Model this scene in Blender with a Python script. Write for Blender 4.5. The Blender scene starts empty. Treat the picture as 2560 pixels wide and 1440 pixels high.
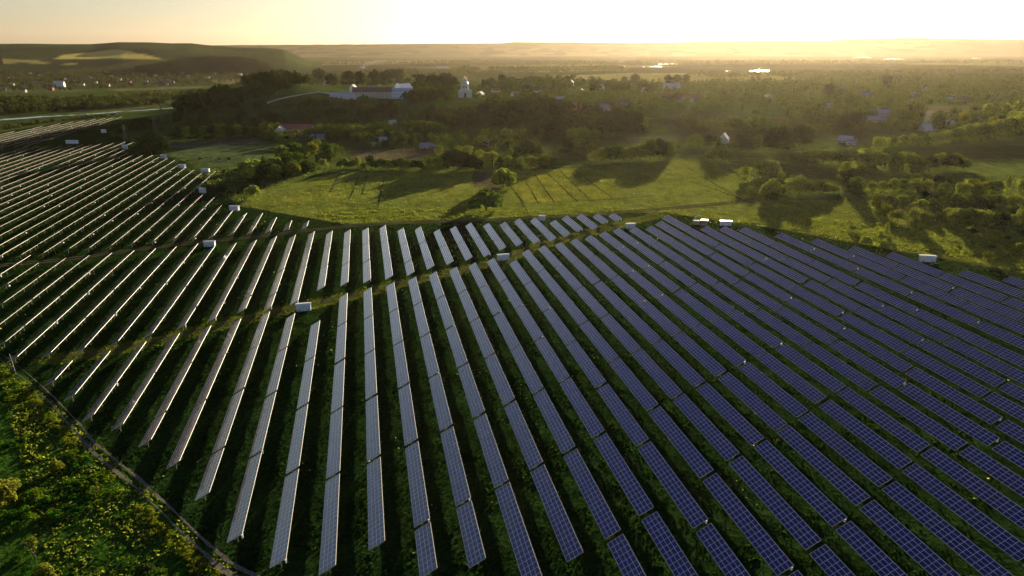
import bpy, math, random
import numpy as np
from mathutils import Vector, Matrix

R = math.radians
rng = np.random.default_rng(7)
random.seed(7)
SC = bpy.context.scene
COL = SC.collection

# ------------------------------------------------------------------ camera, sky, sun, exposure
CAM_H = 100.0
FPX, HORIZON = 1750.0, 125.0                     # focal length and horizon line, in pixels of the 2560 x 1440 photograph
PITCH = math.atan((720 - HORIZON) / FPX)
cam = bpy.data.objects.new('camera', bpy.data.cameras.new('camera'))
COL.objects.link(cam)
cam.location = (0, 0, CAM_H)
cam.rotation_euler = (math.pi / 2 - PITCH, 0, 0)
cam.data.sensor_width = 36.0
cam.data.lens = 36.0 * FPX / 2560.0
cam.data.clip_start, cam.data.clip_end = 1.0, 60000.0
SC.camera = cam

SUN_AZ, SUN_EL = R(19.0), R(7.6)                # azimuth to the right of straight ahead, height above the horizon
world = bpy.data.worlds.new('World')
SC.world = world
world.use_nodes = True
wn = world.node_tree
sky = wn.nodes.new('ShaderNodeTexSky')
sky.sky_type = 'NISHITA'
sky.sun_disc = False
sky.sun_elevation = SUN_EL
sky.sun_rotation = SUN_AZ
sky.altitude = 300.0
sky.air_density, sky.dust_density, sky.ozone_density = 1.0, 1.2, 2.0
bg = wn.nodes['Background']
hsv = wn.nodes.new('ShaderNodeHueSaturation')
hsv.inputs['Saturation'].default_value = 0.70
wn.links.new(sky.outputs[0], hsv.inputs['Color'])
# sky tint by height: added brighter band silvers the panels, upper sky darkened and blued
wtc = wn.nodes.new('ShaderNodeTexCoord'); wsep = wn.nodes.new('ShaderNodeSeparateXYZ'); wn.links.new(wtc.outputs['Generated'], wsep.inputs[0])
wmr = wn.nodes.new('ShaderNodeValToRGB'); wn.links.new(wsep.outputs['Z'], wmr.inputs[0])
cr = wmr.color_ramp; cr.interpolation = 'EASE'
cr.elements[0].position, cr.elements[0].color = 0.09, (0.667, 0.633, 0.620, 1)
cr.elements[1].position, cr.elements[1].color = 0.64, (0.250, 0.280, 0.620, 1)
el = cr.elements.new(0.18); el.color = (1.0, 0.97, 0.94, 1)  # out-of-view band brightened to give the panels a silver reflection
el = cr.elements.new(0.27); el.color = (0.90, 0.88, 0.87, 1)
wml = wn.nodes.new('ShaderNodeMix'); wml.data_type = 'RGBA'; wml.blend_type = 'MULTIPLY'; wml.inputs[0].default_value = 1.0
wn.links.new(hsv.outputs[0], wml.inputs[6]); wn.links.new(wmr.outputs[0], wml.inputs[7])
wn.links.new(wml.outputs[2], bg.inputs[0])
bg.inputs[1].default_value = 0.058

sun = bpy.data.objects.new('sun', bpy.data.lights.new('sun', 'SUN'))
COL.objects.link(sun)
sun.data.energy, sun.data.angle, sun.data.color = 5.0, R(0.5), (1.0, 0.84, 0.58)
sd = Vector((math.sin(SUN_AZ) * math.cos(SUN_EL), math.cos(SUN_AZ) * math.cos(SUN_EL), math.sin(SUN_EL)))
sun.rotation_euler = sd.to_track_quat('Z', 'Y').to_euler()
SC.view_settings.view_transform = 'Standard'
SC.view_settings.look = 'None'
SC.view_settings.exposure = 2.0
SC.view_settings.gamma = 1.0
SC.cycles.max_bounces = 5
SC.cycles.diffuse_bounces = 2
SC.cycles.glossy_bounces = 2
SC.cycles.transmission_bounces = 4
SC.cycles.transparent_max_bounces = 4
SC.cycles.volume_bounces = 0
SC.cycles.use_denoising = True

# ------------------------------------------------------------------ small helpers
def tag(o, label=None, cat=None, group=None, kind=None):
    if label: o['label'] = label
    if cat: o['category'] = cat
    if group: o['group'] = group
    if kind: o['kind'] = kind
    return o

def empty(name, loc, rz=0.0, ry=0.0):
    o = bpy.data.objects.new(name, None)
    o.empty_display_size = 0.5
    o.location = loc
    o.rotation_euler = (0, ry, rz)
    COL.objects.link(o)
    return o

def link(name, me, parent=None, loc=None, rz=0.0):
    o = bpy.data.objects.new(name, me)
    if loc is not None: o.location = loc
    if rz: o.rotation_euler = (0, 0, rz)
    COL.objects.link(o)
    if parent is not None: o.parent = parent
    return o

def np_mesh(name, V, F, mats, midx=None, smooth=False, col=None, uv=None):
    """V (n,3), F (m,k) all faces of k corners; col (n,3) vertex colours; uv (m*k,2)."""
    me = bpy.data.meshes.new(name)
    V = np.asarray(V, np.float32); F = np.asarray(F, np.int32)
    m, k = F.shape
    me.vertices.add(len(V)); me.vertices.foreach_set('co', V.ravel())
    me.loops.add(m * k); me.loops.foreach_set('vertex_index', F.ravel())
    me.polygons.add(m)
    me.polygons.foreach_set('loop_start', np.arange(0, m * k, k, dtype=np.int32))
    me.polygons.foreach_set('loop_total', np.full(m, k, np.int32))
    for t in mats: me.materials.append(t)
    if midx is not None: me.polygons.foreach_set('material_index', np.asarray(midx, np.int32))
    if smooth: me.polygons.foreach_set('use_smooth', np.ones(m, bool))
    if uv is not None:
        l = me.uv_layers.new(name='UVMap'); l.data.foreach_set('uv', np.asarray(uv, np.float32).ravel())
    if col is not None:
        a = me.color_attributes.new('tint', 'FLOAT_COLOR', 'POINT')
        c4 = np.ones((len(V), 4), np.float32); c4[:, :3] = col
        a.data.foreach_set('color', c4.ravel())
    me.update(calc_edges=True)
    return me

class MB:
    """collects boxes, quads and tubes; mesh() returns ONE mesh"""
    def __init__(s): s.v, s.f, s.m, s.uv = [], [], [], []
    def quad(s, a, b, c, d, m=0, uv=((0, 0), (1, 0), (1, 1), (0, 1))):
        i = len(s.v); s.v += [a, b, c, d]; s.f.append((i, i + 1, i + 2, i + 3)); s.m.append(m); s.uv += list(uv)
    def tri(s, a, b, c, m=0):
        i = len(s.v); s.v += [a, b, c]; s.f.append((i, i + 1, i + 2)); s.m.append(m); s.uv += [(0, 0), (1, 0), (1, 1)]
    def box(s, x0, x1, y0, y1, z0, z1, m=0):
        p = [(x0, y0, z0), (x1, y0, z0), (x1, y1, z0), (x0, y1, z0), (x0, y0, z1), (x1, y0, z1), (x1, y1, z1), (x0, y1, z1)]
        for q in ((3, 2, 1, 0), (4, 5, 6, 7), (0, 1, 5, 4), (1, 2, 6, 5), (2, 3, 7, 6), (3, 0, 4, 7)):
            s.quad(*[p[k] for k in q], m=m)
    def bar(s, a, b, w, h, m=0):
        a, b = Vector(a), Vector(b); d = (b - a).normalized()
        u = d.cross(Vector((0, 0, 1)))
        u = u.normalized() if u.length > 1e-3 else Vector((1, 0, 0))
        t = u.cross(d)
        pa = [a + u * x * w / 2 + t * y * h / 2 for x, y in ((-1, -1), (1, -1), (1, 1), (-1, 1))]
        pb = [b + (p - a) for p in pa]
        for k in range(4): s.quad(pa[k], pa[(k + 1) % 4], pb[(k + 1) % 4], pb[k], m=m)
        s.quad(pa[3], pa[2], pa[1], pa[0], m=m); s.quad(*pb, m=m)
    def lathe(s, prof, n=12, c=(0, 0, 0), m=0):
        for k in range(n):
            a0, a1 = 2 * math.pi * k / n, 2 * math.pi * (k + 1) / n
            for (r0, z0), (r1, z1) in zip(prof[:-1], prof[1:]):
                P = lambda r, a, z: (c[0] + r * math.cos(a), c[1] + r * math.sin(a), c[2] + z)
                s.quad(P(r0, a0, z0), P(r0, a1, z0), P(r1, a1, z1), P(r1, a0, z1), m=m)
    def mesh(s, name, mats):
        me = bpy.data.meshes.new(name)
        me.from_pydata([tuple(p) for p in s.v], [], s.f)
        for t in mats: me.materials.append(t)
        me.polygons.foreach_set('material_index', s.m)
        l = me.uv_layers.new(name='UVMap'); l.data.foreach_set('uv', np.array(s.uv, np.float32).ravel())
        me.update(calc_edges=True)
        return me

def vnoise(x, y, scale, seed=0):
    """smooth value noise 0..1"""
    x = np.asarray(x, float) / scale; y = np.asarray(y, float) / scale
    xi, yi = np.floor(x).astype(np.int64), np.floor(y).astype(np.int64)
    fx, fy = x - xi, y - yi
    fx = fx * fx * (3 - 2 * fx); fy = fy * fy * (3 - 2 * fy)
    def h(a, b):
        n = (a * 374761393 + b * 668265263 + seed * 974634777) & 0x7fffffff
        n = ((n ^ (n >> 13)) * 1274126177) & 0x7fffffff
        return ((n ^ (n >> 16)) & 0xffff) / 65535.0
    return (h(xi, yi) * (1 - fx) + h(xi + 1, yi) * fx) * (1 - fy) + (h(xi, yi + 1) * (1 - fx) + h(xi + 1, yi + 1) * fx) * fy

def sstep(a, b, x):
    t = np.clip((np.asarray(x, float) - a) / (b - a), 0, 1)
    return t * t * (3 - 2 * t)

# ------------------------------------------------------------------ the lie of the land (metres; camera stands 100 m above the origin)
ROW_AZ = -0.2045
RD = np.array([math.sin(ROW_AZ), math.cos(ROW_AZ)])    # along the panel rows, away
RN = np.array([math.cos(ROW_AZ), -math.sin(ROW_AZ)])   # across the rows, to the right

def zg(x, y):
    x = np.asarray(x, float); y = np.asarray(y, float)
    z = -1.67 + 0.01008 * np.clip(x, -900, 450) + 0.00567 * np.clip(y, -100, 1600)
    side = sstep(-560, -430, x) * (1 - 0.55 * sstep(80, 330, x)) * (1 - sstep(420, 900, x))
    hill = 22 * sstep(930, 1065, y + 0.10 * x) * (1 - sstep(1500, 2100, y)) * side
    knoll = 26 * np.exp(-((x + 385) / 120) ** 2 - ((y - 1190) / 130) ** 2)
    return z + hill + knoll

def survey(u, v):
    """the ground point that lies on this bearing and dip"""
    cx, cy = (u - 1280) / FPX, (720 - v) / FPX
    c, s = math.cos(PITCH), math.sin(PITCH)
    d = np.array([cx, c + cy * s, -s + cy * c])
    t = np.geomspace(60, 40000, 900)
    gap = CAM_H + t * d[2] - zg(t * d[0], t * d[1])
    k = np.argmax(gap < 0)
    if gap[k] >= 0: return np.array([t[-1] * d[0], t[-1] * d[1], 0.0])
    a, b = t[k - 1], t[k]
    for _ in range(40):
        m = (a + b) / 2
        if CAM_H + m * d[2] - zg(m * d[0], m * d[1]) < 0: b = m
        else: a = m
    x, y = b * d[0], b * d[1]
    return np.array([x, y, float(zg(x, y))])

def reach(p): return math.hypot(math.hypot(p[0], p[1]), CAM_H - p[2])
def depth(p): return p[1] * math.cos(PITCH) + (CAM_H - p[2]) * math.sin(PITCH)
def metres(p, px): return px * depth(p) / FPX
def facing(p): return -math.atan2(p[0], p[1])

# ------------------------------------------------------------------ materials (all node based)
def mat(name):
    m = bpy.data.materials.new(name); m.use_nodes = True
    nt = m.node_tree
    return m, nt, nt.nodes['Principled BSDF'], nt.nodes['Material Output']

def plain(name, col, rough=0.7, metal=0.0, var=0.15, scale=0.6, bump=0.0, spec=0.3):
    if rough > .93: spec = 0.0
    """a painted, plastered or tiled surface with uneven tone"""
    m, nt, b, out = mat(name)
    N = nt.nodes.new; L = nt.links.new
    tc = N('ShaderNodeTexCoord'); no = N('ShaderNodeTexNoise'); no.inputs['Scale'].default_value = scale; no.inputs['Detail'].default_value = 5
    L(tc.outputs['Object'], no.inputs['Vector'])
    mr = N('ShaderNodeMapRange'); mr.inputs[1].default_value = 0.3; mr.inputs[2].default_value = 0.7
    mr.inputs[3].default_value = 1 - var; mr.inputs[4].default_value = 1 + var
    L(no.outputs['Fac'], mr.inputs[0])
    mx = N('ShaderNodeVectorMath'); mx.operation = 'SCALE'; mx.inputs[0].default_value = col
    L(mr.outputs[0], mx.inputs['Scale']); L(mx.outputs[0], b.inputs['Base Color'])
    b.inputs['Roughness'].default_value = rough; b.inputs['Metallic'].default_value = metal
    b.inputs['Specular IOR Level'].default_value = spec
    if bump:
        bp = N('ShaderNodeBump'); bp.inputs['Strength'].default_value = bump; L(no.outputs['Fac'], bp.inputs['Height']); L(bp.outputs[0], b.inputs['Normal'])
    return m

def glass_panel():
    m, nt, b, out = mat('solar_glass')
    N = nt.nodes.new; L = nt.links.new
    uv = N('ShaderNodeUVMap'); sep = N('ShaderNodeSeparateXYZ'); L(uv.outputs[0], sep.inputs[0])
    def line(sock, w):
        fr = N('ShaderNodeMath'); fr.operation = 'FRACT'; L(sock, fr.inputs[0])
        a = N('ShaderNodeMath'); a.operation = 'SUBTRACT'; L(fr.outputs[0], a.inputs[0]); a.inputs[1].default_value = 0.5
        c = N('ShaderNodeMath'); c.operation = 'ABSOLUTE'; L(a.outputs[0], c.inputs[0])
        g = N('ShaderNodeMath'); g.operation = 'GREATER_THAN'; L(c.outputs[0], g.inputs[0]); g.inputs[1].default_value = 0.5 - w
        return g.outputs[0]
    lx, ly = line(sep.outputs[0], 0.030), line(sep.outputs[1], 0.048)
    mxm = N('ShaderNodeMath'); mxm.operation = 'MAXIMUM'; L(lx, mxm.inputs[0]); L(ly, mxm.inputs[1])
    fl = N('ShaderNodeVectorMath'); fl.operation = 'FLOOR'; L(uv.outputs[0], fl.inputs[0])
    oi = N('ShaderNodeObjectInfo'); ad = N('ShaderNodeVectorMath'); ad.operation = 'ADD'; L(fl.outputs[0], ad.inputs[0])
    sc = N('ShaderNodeVectorMath'); sc.operation = 'SCALE'; sc.inputs[0].default_value = (97, 61, 37); L(oi.outputs['Random'], sc.inputs['Scale']); L(sc.outputs[0], ad.inputs[1])
    wn_ = N('ShaderNodeTexWhiteNoise'); wn_.noise_dimensions = '3D'; L(ad.outputs[0], wn_.inputs['Vector'])
    cell = N('ShaderNodeMix'); cell.data_type = 'RGBA'; L(wn_.outputs['Value'], cell.inputs[0])
    cell.inputs[6].default_value = (0.004, 0.003, 0.023, 1); cell.inputs[7].default_value = (0.013, 0.007, 0.056, 1)
    mix = N('ShaderNodeMix'); mix.data_type = 'RGBA'; L(mxm.outputs[0], mix.inputs[0]); L(cell.outputs[2], mix.inputs[6])
    mix.inputs[7].default_value = (0.60, 0.60, 0.68, 1)
    nt.nodes.remove(b)
    df = N('ShaderNodeBsdfDiffuse'); L(mix.outputs[2], df.inputs['Color'])
    gl = N('ShaderNodeBsdfGlossy'); gl.inputs['Roughness'].default_value = 0.13; gl.inputs['Color'].default_value = (1, 1, 1, 1)
    fr_ = N('ShaderNodeFresnel'); fr_.inputs['IOR'].default_value = 1.95
    # textured anti-reflection glass: the mirror at grazing angles stays weak
    mn = N('ShaderNodeMath'); mn.operation = 'MINIMUM'; L(fr_.outputs[0], mn.inputs[0]); mn.inputs[1].default_value = 0.42
    sh = N('ShaderNodeMixShader'); L(mn.outputs[0], sh.inputs[0]); L(df.outputs[0], sh.inputs[1]); L(gl.outputs[0], sh.inputs[2]); L(sh.outputs[0], out.inputs['Surface'])
    # every module sits a hair out of line with its neighbours
    ge = N('ShaderNodeNewGeometry')
    s1 = N('ShaderNodeVectorMath'); s1.operation = 'SUBTRACT'; L(wn_.outputs['Color'], s1.inputs[0]); s1.inputs[1].default_value = (0.5, 0.5, 0.5)
    s2 = N('ShaderNodeVectorMath'); s2.operation = 'SCALE'; L(s1.outputs[0], s2.inputs[0]); s2.inputs['Scale'].default_value = 0.020
    s3 = N('ShaderNodeVectorMath'); s3.operation = 'ADD'; L(ge.outputs['Normal'], s3.inputs[0]); L(s2.outputs[0], s3.inputs[1])
    s4 = N('ShaderNodeVectorMath'); s4.operation = 'NORMALIZE'; L(s3.outputs[0], s4.inputs[0]); L(s4.outputs[0], gl.inputs['Normal'])
    return m

def leaf(name, ca, cb, mode, trans=0.35):
    """foliage: diffuse with light coming through; tone differs from tree to tree (mode 'object') or by stored tint (mode 'tint')"""
    m, nt, b, out = mat(name)
    N = nt.nodes.new; L = nt.links.new
    nt.nodes.remove(b)
    if mode == 'object':
        oi = N('ShaderNodeObjectInfo'); mx = N('ShaderNodeMix'); mx.data_type = 'RGBA'; L(oi.outputs['Random'], mx.inputs[0])
        mx.inputs[6].default_value = (*ca, 1); mx.inputs[7].default_value = (*cb, 1); col = mx.outputs[2]
    else:
        at = N('ShaderNodeAttribute'); at.attribute_name = 'tint'; col = at.outputs['Color']
    ge = N('ShaderNodeNewGeometry')
    mr = N('ShaderNodeMapRange'); L(ge.outputs['Random Per Island'], mr.inputs[0]); mr.inputs[3].default_value = 0.6; mr.inputs[4].default_value = 1.45
    vs = N('ShaderNodeVectorMath'); vs.operation = 'SCALE'; L(col, vs.inputs[0]); L(mr.outputs[0], vs.inputs['Scale'])
    df = N('ShaderNodeBsdfDiffuse'); L(vs.outputs[0], df.inputs['Color'])
    tv = N('ShaderNodeVectorMath'); tv.operation = 'MULTIPLY'; L(vs.outputs[0], tv.inputs[0]); tv.inputs[1].default_value = (1.5, 1.5, 0.7)
    tr = N('ShaderNodeBsdfTranslucent'); L(tv.outputs[0], tr.inputs['Color'])
    ms = N('ShaderNodeMixShader'); ms.inputs[0].default_value = trans; L(df.outputs[0], ms.inputs[1]); L(tr.outputs[0], ms.inputs[2])
    L(ms.outputs[0], out.inputs['Surface'])
    return m

def ground_mat():
    m, nt, b, out = mat('ground')
    N = nt.nodes.new; L = nt.links.new
    at = N('ShaderNodeAttribute'); at.attribute_name = 'tint'
    ge = N('ShaderNodeNewGeometry')
    def noise(scale, detail, lo, hi, mp=None):
        no = N('ShaderNodeTexNoise'); no.inputs['Scale'].default_value = scale; no.inputs['Detail'].default_value = detail; no.inputs['Roughness'].default_value = 0.6
        if mp:
            ma = N('ShaderNodeMapping'); ma.inputs['Scale'].default_value = mp; ma.inputs['Rotation'].default_value = (0, 0, 0.2); L(ge.outputs['Position'], ma.inputs[0]); L(ma.outputs[0], no.inputs['Vector'])
        else: L(ge.outputs['Position'], no.inputs['Vector'])
        mr = N('ShaderNodeMapRange'); mr.inputs[1].default_value = 0.3; mr.inputs[2].default_value = 0.7; mr.inputs[3].default_value = lo; mr.inputs[4].default_value = hi
        L(no.outputs['Fac'], mr.inputs[0]); return no, mr
    n1, r1 = noise(0.9, 5, 0.55, 1.45)
    n2, r2 = noise(0.035, 4, 0.75, 1.25)
    n3, r3 = noise(0.16, 4, 0.75, 1.3, (1.0, 0.45, 1.0))
    a = N('ShaderNodeMath'); a.operation = 'MULTIPLY'; L(r1.outputs[0], a.inputs[0]); L(r2.outputs[0], a.inputs[1])
    c = N('ShaderNodeMath'); c.operation = 'MULTIPLY'; L(a.outputs[0], c.inputs[0]); L(r3.outputs[0], c.inputs[1])
    vs = N('ShaderNodeVectorMath'); vs.operation = 'SCALE'; L(at.outputs['Color'], vs.inputs[0]); L(c.outputs[0], vs.inputs['Scale'])
    nt.nodes.remove(b); b = N('ShaderNodeBsdfDiffuse'); L(vs.outputs[0], b.inputs['Color']); L(b.outputs[0], out.inputs['Surface'])
    hs = N('ShaderNodeMath'); hs.operation = 'MULTIPLY_ADD'; L(n3.outputs['Fac'], hs.inputs[0]); hs.inputs[1].default_value = 3.0; L(n1.outputs['Fac'], hs.inputs[2])
    bp = N('ShaderNodeBump'); bp.inputs['Strength'].default_value = 1.0; bp.inputs['Distance'].default_value = 1.5
    L(hs.outputs[0], bp.inputs['Height']); L(bp.outputs[0], b.inputs['Normal'])
    return m

def water_mat():
    m, nt, b, out = mat('water')
    N = nt.nodes.new; L = nt.links.new
    b.inputs['Base Color'].default_value = (0.03, 0.04, 0.05, 1); b.inputs['Roughness'].default_value = 0.12
    ge = N('ShaderNodeNewGeometry'); no = N('ShaderNodeTexNoise'); no.inputs['Scale'].default_value = 0.5; L(ge.outputs['Position'], no.inputs['Vector'])
    bp = N('ShaderNodeBump'); bp.inputs['Strength'].default_value = 0.08; bp.inputs['Distance'].default_value = 0.1; L(no.outputs['Fac'], bp.inputs['Height']); L(bp.outputs[0], b.inputs['Normal'])
    return m

M = dict(
    glass=glass_panel(), back=plain('module_backsheet', (0.20, 0.185, 0.16), 0.95, var=0.08),
    alu=plain('aluminium', (0.50, 0.45, 0.35), 0.5, 0.0, var=0.08, spec=0.35), steel=plain('galvanised_steel', (0.11, 0.11, 0.105), 0.7, 0.0, spec=0.2),
    box=plain('white_enclosure', (0.78, 0.78, 0.75), 0.4), ground=ground_mat(), water=water_mat(),
    leaf=leaf('leaf_mixed', (0.050, 0.085, 0.016), (0.095, 0.125, 0.028), 'object', 0.34),
    leaf_pale=leaf('leaf_pale', (0.130, 0.165, 0.036), (0.180, 0.195, 0.050), 'object', 0.44),
    leaf_dark=leaf('leaf_dark', (0.016, 0.028, 0.008), (0.030, 0.046, 0.012), 'object', 0.15),
    leaf_yellow=leaf('leaf_yellow', (0.100, 0.115, 0.018), (0.140, 0.140, 0.022), 'object', 0.45),
    leaf_mass=leaf('leaf_mass', None, None, 'tint', 0.34), blade=leaf('grass_blade', None, None, 'tint', 0.45),
    bark=plain('bark', (0.06, 0.045, 0.032), 0.9, scale=3, bump=0.4),
    kiosk=plain('kiosk_paint', (0.50, 0.56, 0.60), 0.5), kiosk_roof=plain('kiosk_roof', (0.50, 0.53, 0.56), 0.35, spec=0.6), lamp=plain('lamp_glass', (0.85, 0.85, 0.85), 0.3),
    dark=plain('dark_void', (0.02, 0.02, 0.022), 0.6), gravel=plain('gravel', (0.115, 0.102, 0.080), 0.95, scale=2.5, var=0.4, bump=0.5), soil=plain('bare_soil', (0.085, 0.070, 0.045), 0.95, scale=1.5, var=0.4, bump=0.5),
    rut=plain('dark_rut', (0.030, 0.040, 0.016), 0.95, scale=1.0, var=0.4, bump=0.5),  # dark green-brown ground colour of tracks and furrows
    white=plain('white_plaster', (0.50, 0.49, 0.46), 0.8), cream=plain('cream_plaster', (0.40, 0.36, 0.30), 0.8), blue=plain('pale_blue_plaster', (0.48, 0.58, 0.66), 0.8),
    slate=plain('slate_roof', (0.22, 0.23, 0.25), 0.6), redtile=plain('red_tile_roof', (0.26, 0.10, 0.075), 0.75, scale=2), browntile=plain('brown_roof', (0.16, 0.09, 0.07), 0.75), metal_roof=plain('sheet_metal_roof', (0.40, 0.44, 0.48), 0.45, 0.3, spec=0.4),
    brick=plain('red_brick', (0.26, 0.12, 0.08), 0.85, scale=2), gold=plain('gilded_metal', (0.75, 0.52, 0.18), 0.25, 1.0), window=plain('window_glass', (0.03, 0.035, 0.045), 0.1, spec=0.8), wood=plain('brown_wood', (0.12, 0.07, 0.04), 0.7),
)

# ------------------------------------------------------------------ ground: one sheet to the horizon
def plan(pix): return np.array([survey(u, v)[:2] for u, v in pix])

def inside(P, x, y):
    c = np.zeros(x.shape, bool)
    for k in range(len(P)):
        x1, y1 = P[k]; x2, y2 = P[k - 1]
        if y1 == y2: continue
        c ^= ((y1 > y) != (y2 > y)) & (x < (x2 - x1) * (y - y1) / (y2 - y1) + x1)
    return c

FIELDS = [   # outline, colour (what grows or lies there)
    # solar farm grass
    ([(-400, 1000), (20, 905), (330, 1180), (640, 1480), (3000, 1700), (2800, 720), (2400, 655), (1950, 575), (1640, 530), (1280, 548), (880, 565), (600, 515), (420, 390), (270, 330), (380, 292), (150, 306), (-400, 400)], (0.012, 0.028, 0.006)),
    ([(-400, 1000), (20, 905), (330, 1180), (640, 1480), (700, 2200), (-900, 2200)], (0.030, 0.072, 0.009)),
    # hay meadow beyond it
    ([(600, 515), (640, 480), (720, 455), (850, 432), (1170, 425), (1270, 425), (1480, 420), (1680, 398), (1760, 396), (1900, 470), (1950, 575), (1640, 530), (1280, 548), (880, 562)], (0.125, 0.148, 0.027)),
    ([(1290, 509), (1262, 455), (1275, 430), (1470, 420), (1560, 495)], (0.145, 0.155, 0.024)),
    ([(1318, 508), (1296, 470), (1330, 450), (1366, 506)], (0.175, 0.180, 0.026)),
    ([(1400, 503), (1340, 435), (1362, 432), (1436, 501)], (0.170, 0.175, 0.026)),
    ([(1478, 500), (1405, 428), (1420, 426), (1505, 498)], (0.170, 0.175, 0.026)),
    ([(1186, 468), (1180, 430), (1236, 428), (1262, 466), (1240, 474)], (0.085, 0.068, 0.045)),
    # right-hand meadow
    ([(1950, 575), (1860, 500), (2200, 500), (2600, 600), (2800, 740), (2400, 655)], (0.120, 0.140, 0.022)),
    ([(1640, 395), (1990, 410), (2230, 440), (2600, 440), (2600, 400), (2100, 395), (1900, 375)], (0.080, 0.110, 0.024)),
    # field behind the inverter houses
    ([(420, 388), (560, 420), (680, 385), (700, 345), (560, 348), (425, 356)], (0.060, 0.085, 0.032)),
    ([(425, 356), (560, 348), (660, 343), (640, 356), (560, 364), (440, 372)], (0.080, 0.080, 0.050)),
    # brown field
    ([(868, 376), (1000, 372), (1098, 374), (1080, 398), (980, 404), (885, 402)], (0.085, 0.075, 0.042)),
    # pale fields in the valley
    ([(1390, 190), (1560, 183), (1900, 182), (1990, 196), (1900, 206), (1640, 204), (1420, 202)], (0.150, 0.145, 0.050)),
    ([(1650, 290), (1760, 281), (1990, 296), (2000, 306), (1700, 304)], (0.120, 0.115, 0.045)),
    ([(1560, 345), (1700, 338), (1690, 362), (1580, 362)], (0.070, 0.075, 0.040)),
    ([(2280, 262), (2480, 268), (2520, 285), (2380, 290), (2250, 280)], (0.090, 0.085, 0.040)),
    ([(300, 276), (430, 262), (440, 252), (300, 262), (150, 276)], (0.090, 0.090, 0.035)),
    ([(300, 228), (540, 218), (700, 205), (620, 196), (520, 200), (560, 214), (260, 222)], (0.110, 0.105, 0.050)),
    ([(0, 222), (200, 222), (250, 228), (120, 232), (0, 232)], (0.080, 0.085, 0.035)),
    ([(1000, 168), (1500, 160), (1700, 166), (1500, 172), (1200, 176)], (0.110, 0.100, 0.045)),
    ([(1250, 180), (1400, 175), (1600, 174), (1400, 180)], (0.140, 0.130, 0.050)),
    ([(2250, 160), (2560, 152), (2700, 158), (2560, 166)], (0.120, 0.120, 0.045)),
    ([(660, 158), (1000, 152), (1200, 154), (1000, 160), (780, 164)], (0.120, 0.105, 0.055)),
    ([(1115, 262), (1250, 258), (1280, 264), (1180, 282), (1010, 288)], (0.075, 0.095, 0.022)),
    ([(800, 246), (830, 237), (960, 246), (900, 256), (820, 256)], (0.080, 0.085, 0.030)),
]

def build_ground():
    r = np.concatenate([np.geomspace(25, 80, 24)[:-1], np.geomspace(80, 1700, 560)[:-1], np.geomspace(1700, 26000, 150)])
    fine = np.radians(np.arange(-50, 50.01, 0.115))
    a = np.concatenate([np.radians(np.arange(-180, -50, 5.0)), fine, np.radians(np.arange(52, 180, 5.0))])
    nr, na = len(r), len(a)
    Rr, Aa = np.meshgrid(r, a, indexing='ij')
    x = (Rr * np.sin(Aa)).ravel(); y = (Rr * np.cos(Aa)).ravel()
    base = np.empty((len(x), 3)); base[:] = (0.046, 0.070, 0.018)
    mix = vnoise(x, y, 140, 1)[:, None]
    base = base * (0.75 + 0.5 * mix)
    far = sstep(1500, 4000, np.hypot(x, y))[:, None]
    strips = vnoise(x * 0.4, y, 260, 5)[:, None]
    base = base * (1 - far) + far * (np.array((0.022, 0.026, 0.012)) * (1 - strips) + np.array((0.050, 0.046, 0.024)) * strips)
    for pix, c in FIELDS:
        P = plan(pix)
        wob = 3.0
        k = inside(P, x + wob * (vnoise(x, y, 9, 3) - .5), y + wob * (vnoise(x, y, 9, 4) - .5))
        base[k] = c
    ML = plan([(150, 895), (270, 878), (400, 850), (520, 820), (640, 790), (730, 772), (800, 757), (870, 742), (980, 714), (1090, 690), (1190, 667), (1270, 645), (1340, 618), (1450, 588), (1560, 558), (1650, 537)])
    near = np.hypot(x, y) < 460
    dl = np.full(len(x), 1e9); xn, yn = x[near], y[near]; dn_ = dl[near]
    for k in range(len(ML) - 1):
        a_, b_ = ML[k], ML[k + 1]; ab = b_ - a_; tt = np.clip(((xn - a_[0]) * ab[0] + (yn - a_[1]) * ab[1]) / (ab @ ab), 0, 1)
        dn_ = np.minimum(dn_, np.hypot(xn - a_[0] - tt * ab[0], yn - a_[1] - tt * ab[1]))
    dl[near] = dn_
    lane = (dl + 3 * (vnoise(x, y, 5, 15) - .5)) < 5.0            # grass lane between front and middle blocks, sunlight painted in as lighter, yellower colour
    base[lane] = (0.075, 0.095, 0.014)
    # worn, yellower and browner patches of the sward
    w = vnoise(x, y, 22, 8) * 0.6 + vnoise(x, y, 7, 9) * 0.4
    t = (sstep(0.55, 0.8, w) * 0.5)[:, None]
    base = base * (1 - t) + t * base * np.array((1.5, 1.25, 1.0))
    z = zg(x, y) + 0.25 * (vnoise(x, y, 6, 11) - 0.5) + 0.9 * (vnoise(x, y, 45, 12) - 0.5) * sstep(430, 480, np.hypot(x, y))
    V = np.c_[x, y, z]
    i, j = np.meshgrid(np.arange(nr - 1), np.arange(na), indexing='ij')
    j2 = (j + 1) % na
    F = np.stack([i * na + j, i * na + j2, (i + 1) * na + j2, (i + 1) * na + j], -1).reshape(-1, 4)[:, ::-1]
    c0 = len(V); V = np.vstack([V, [0, 0, float(zg(0, 0))]]); base = np.vstack([base, base[:1]])
    cap = np.array([[c0, (k + 1) % na, k, k] for k in range(0)], np.int32).reshape(-1, 4)
    o = link('ground', np_mesh('ground', V, F, [M['ground']], smooth=True, col=base))
    tag(o, 'grassy plain of meadows and fields running to the horizon', kind='structure')
build_ground()

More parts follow.
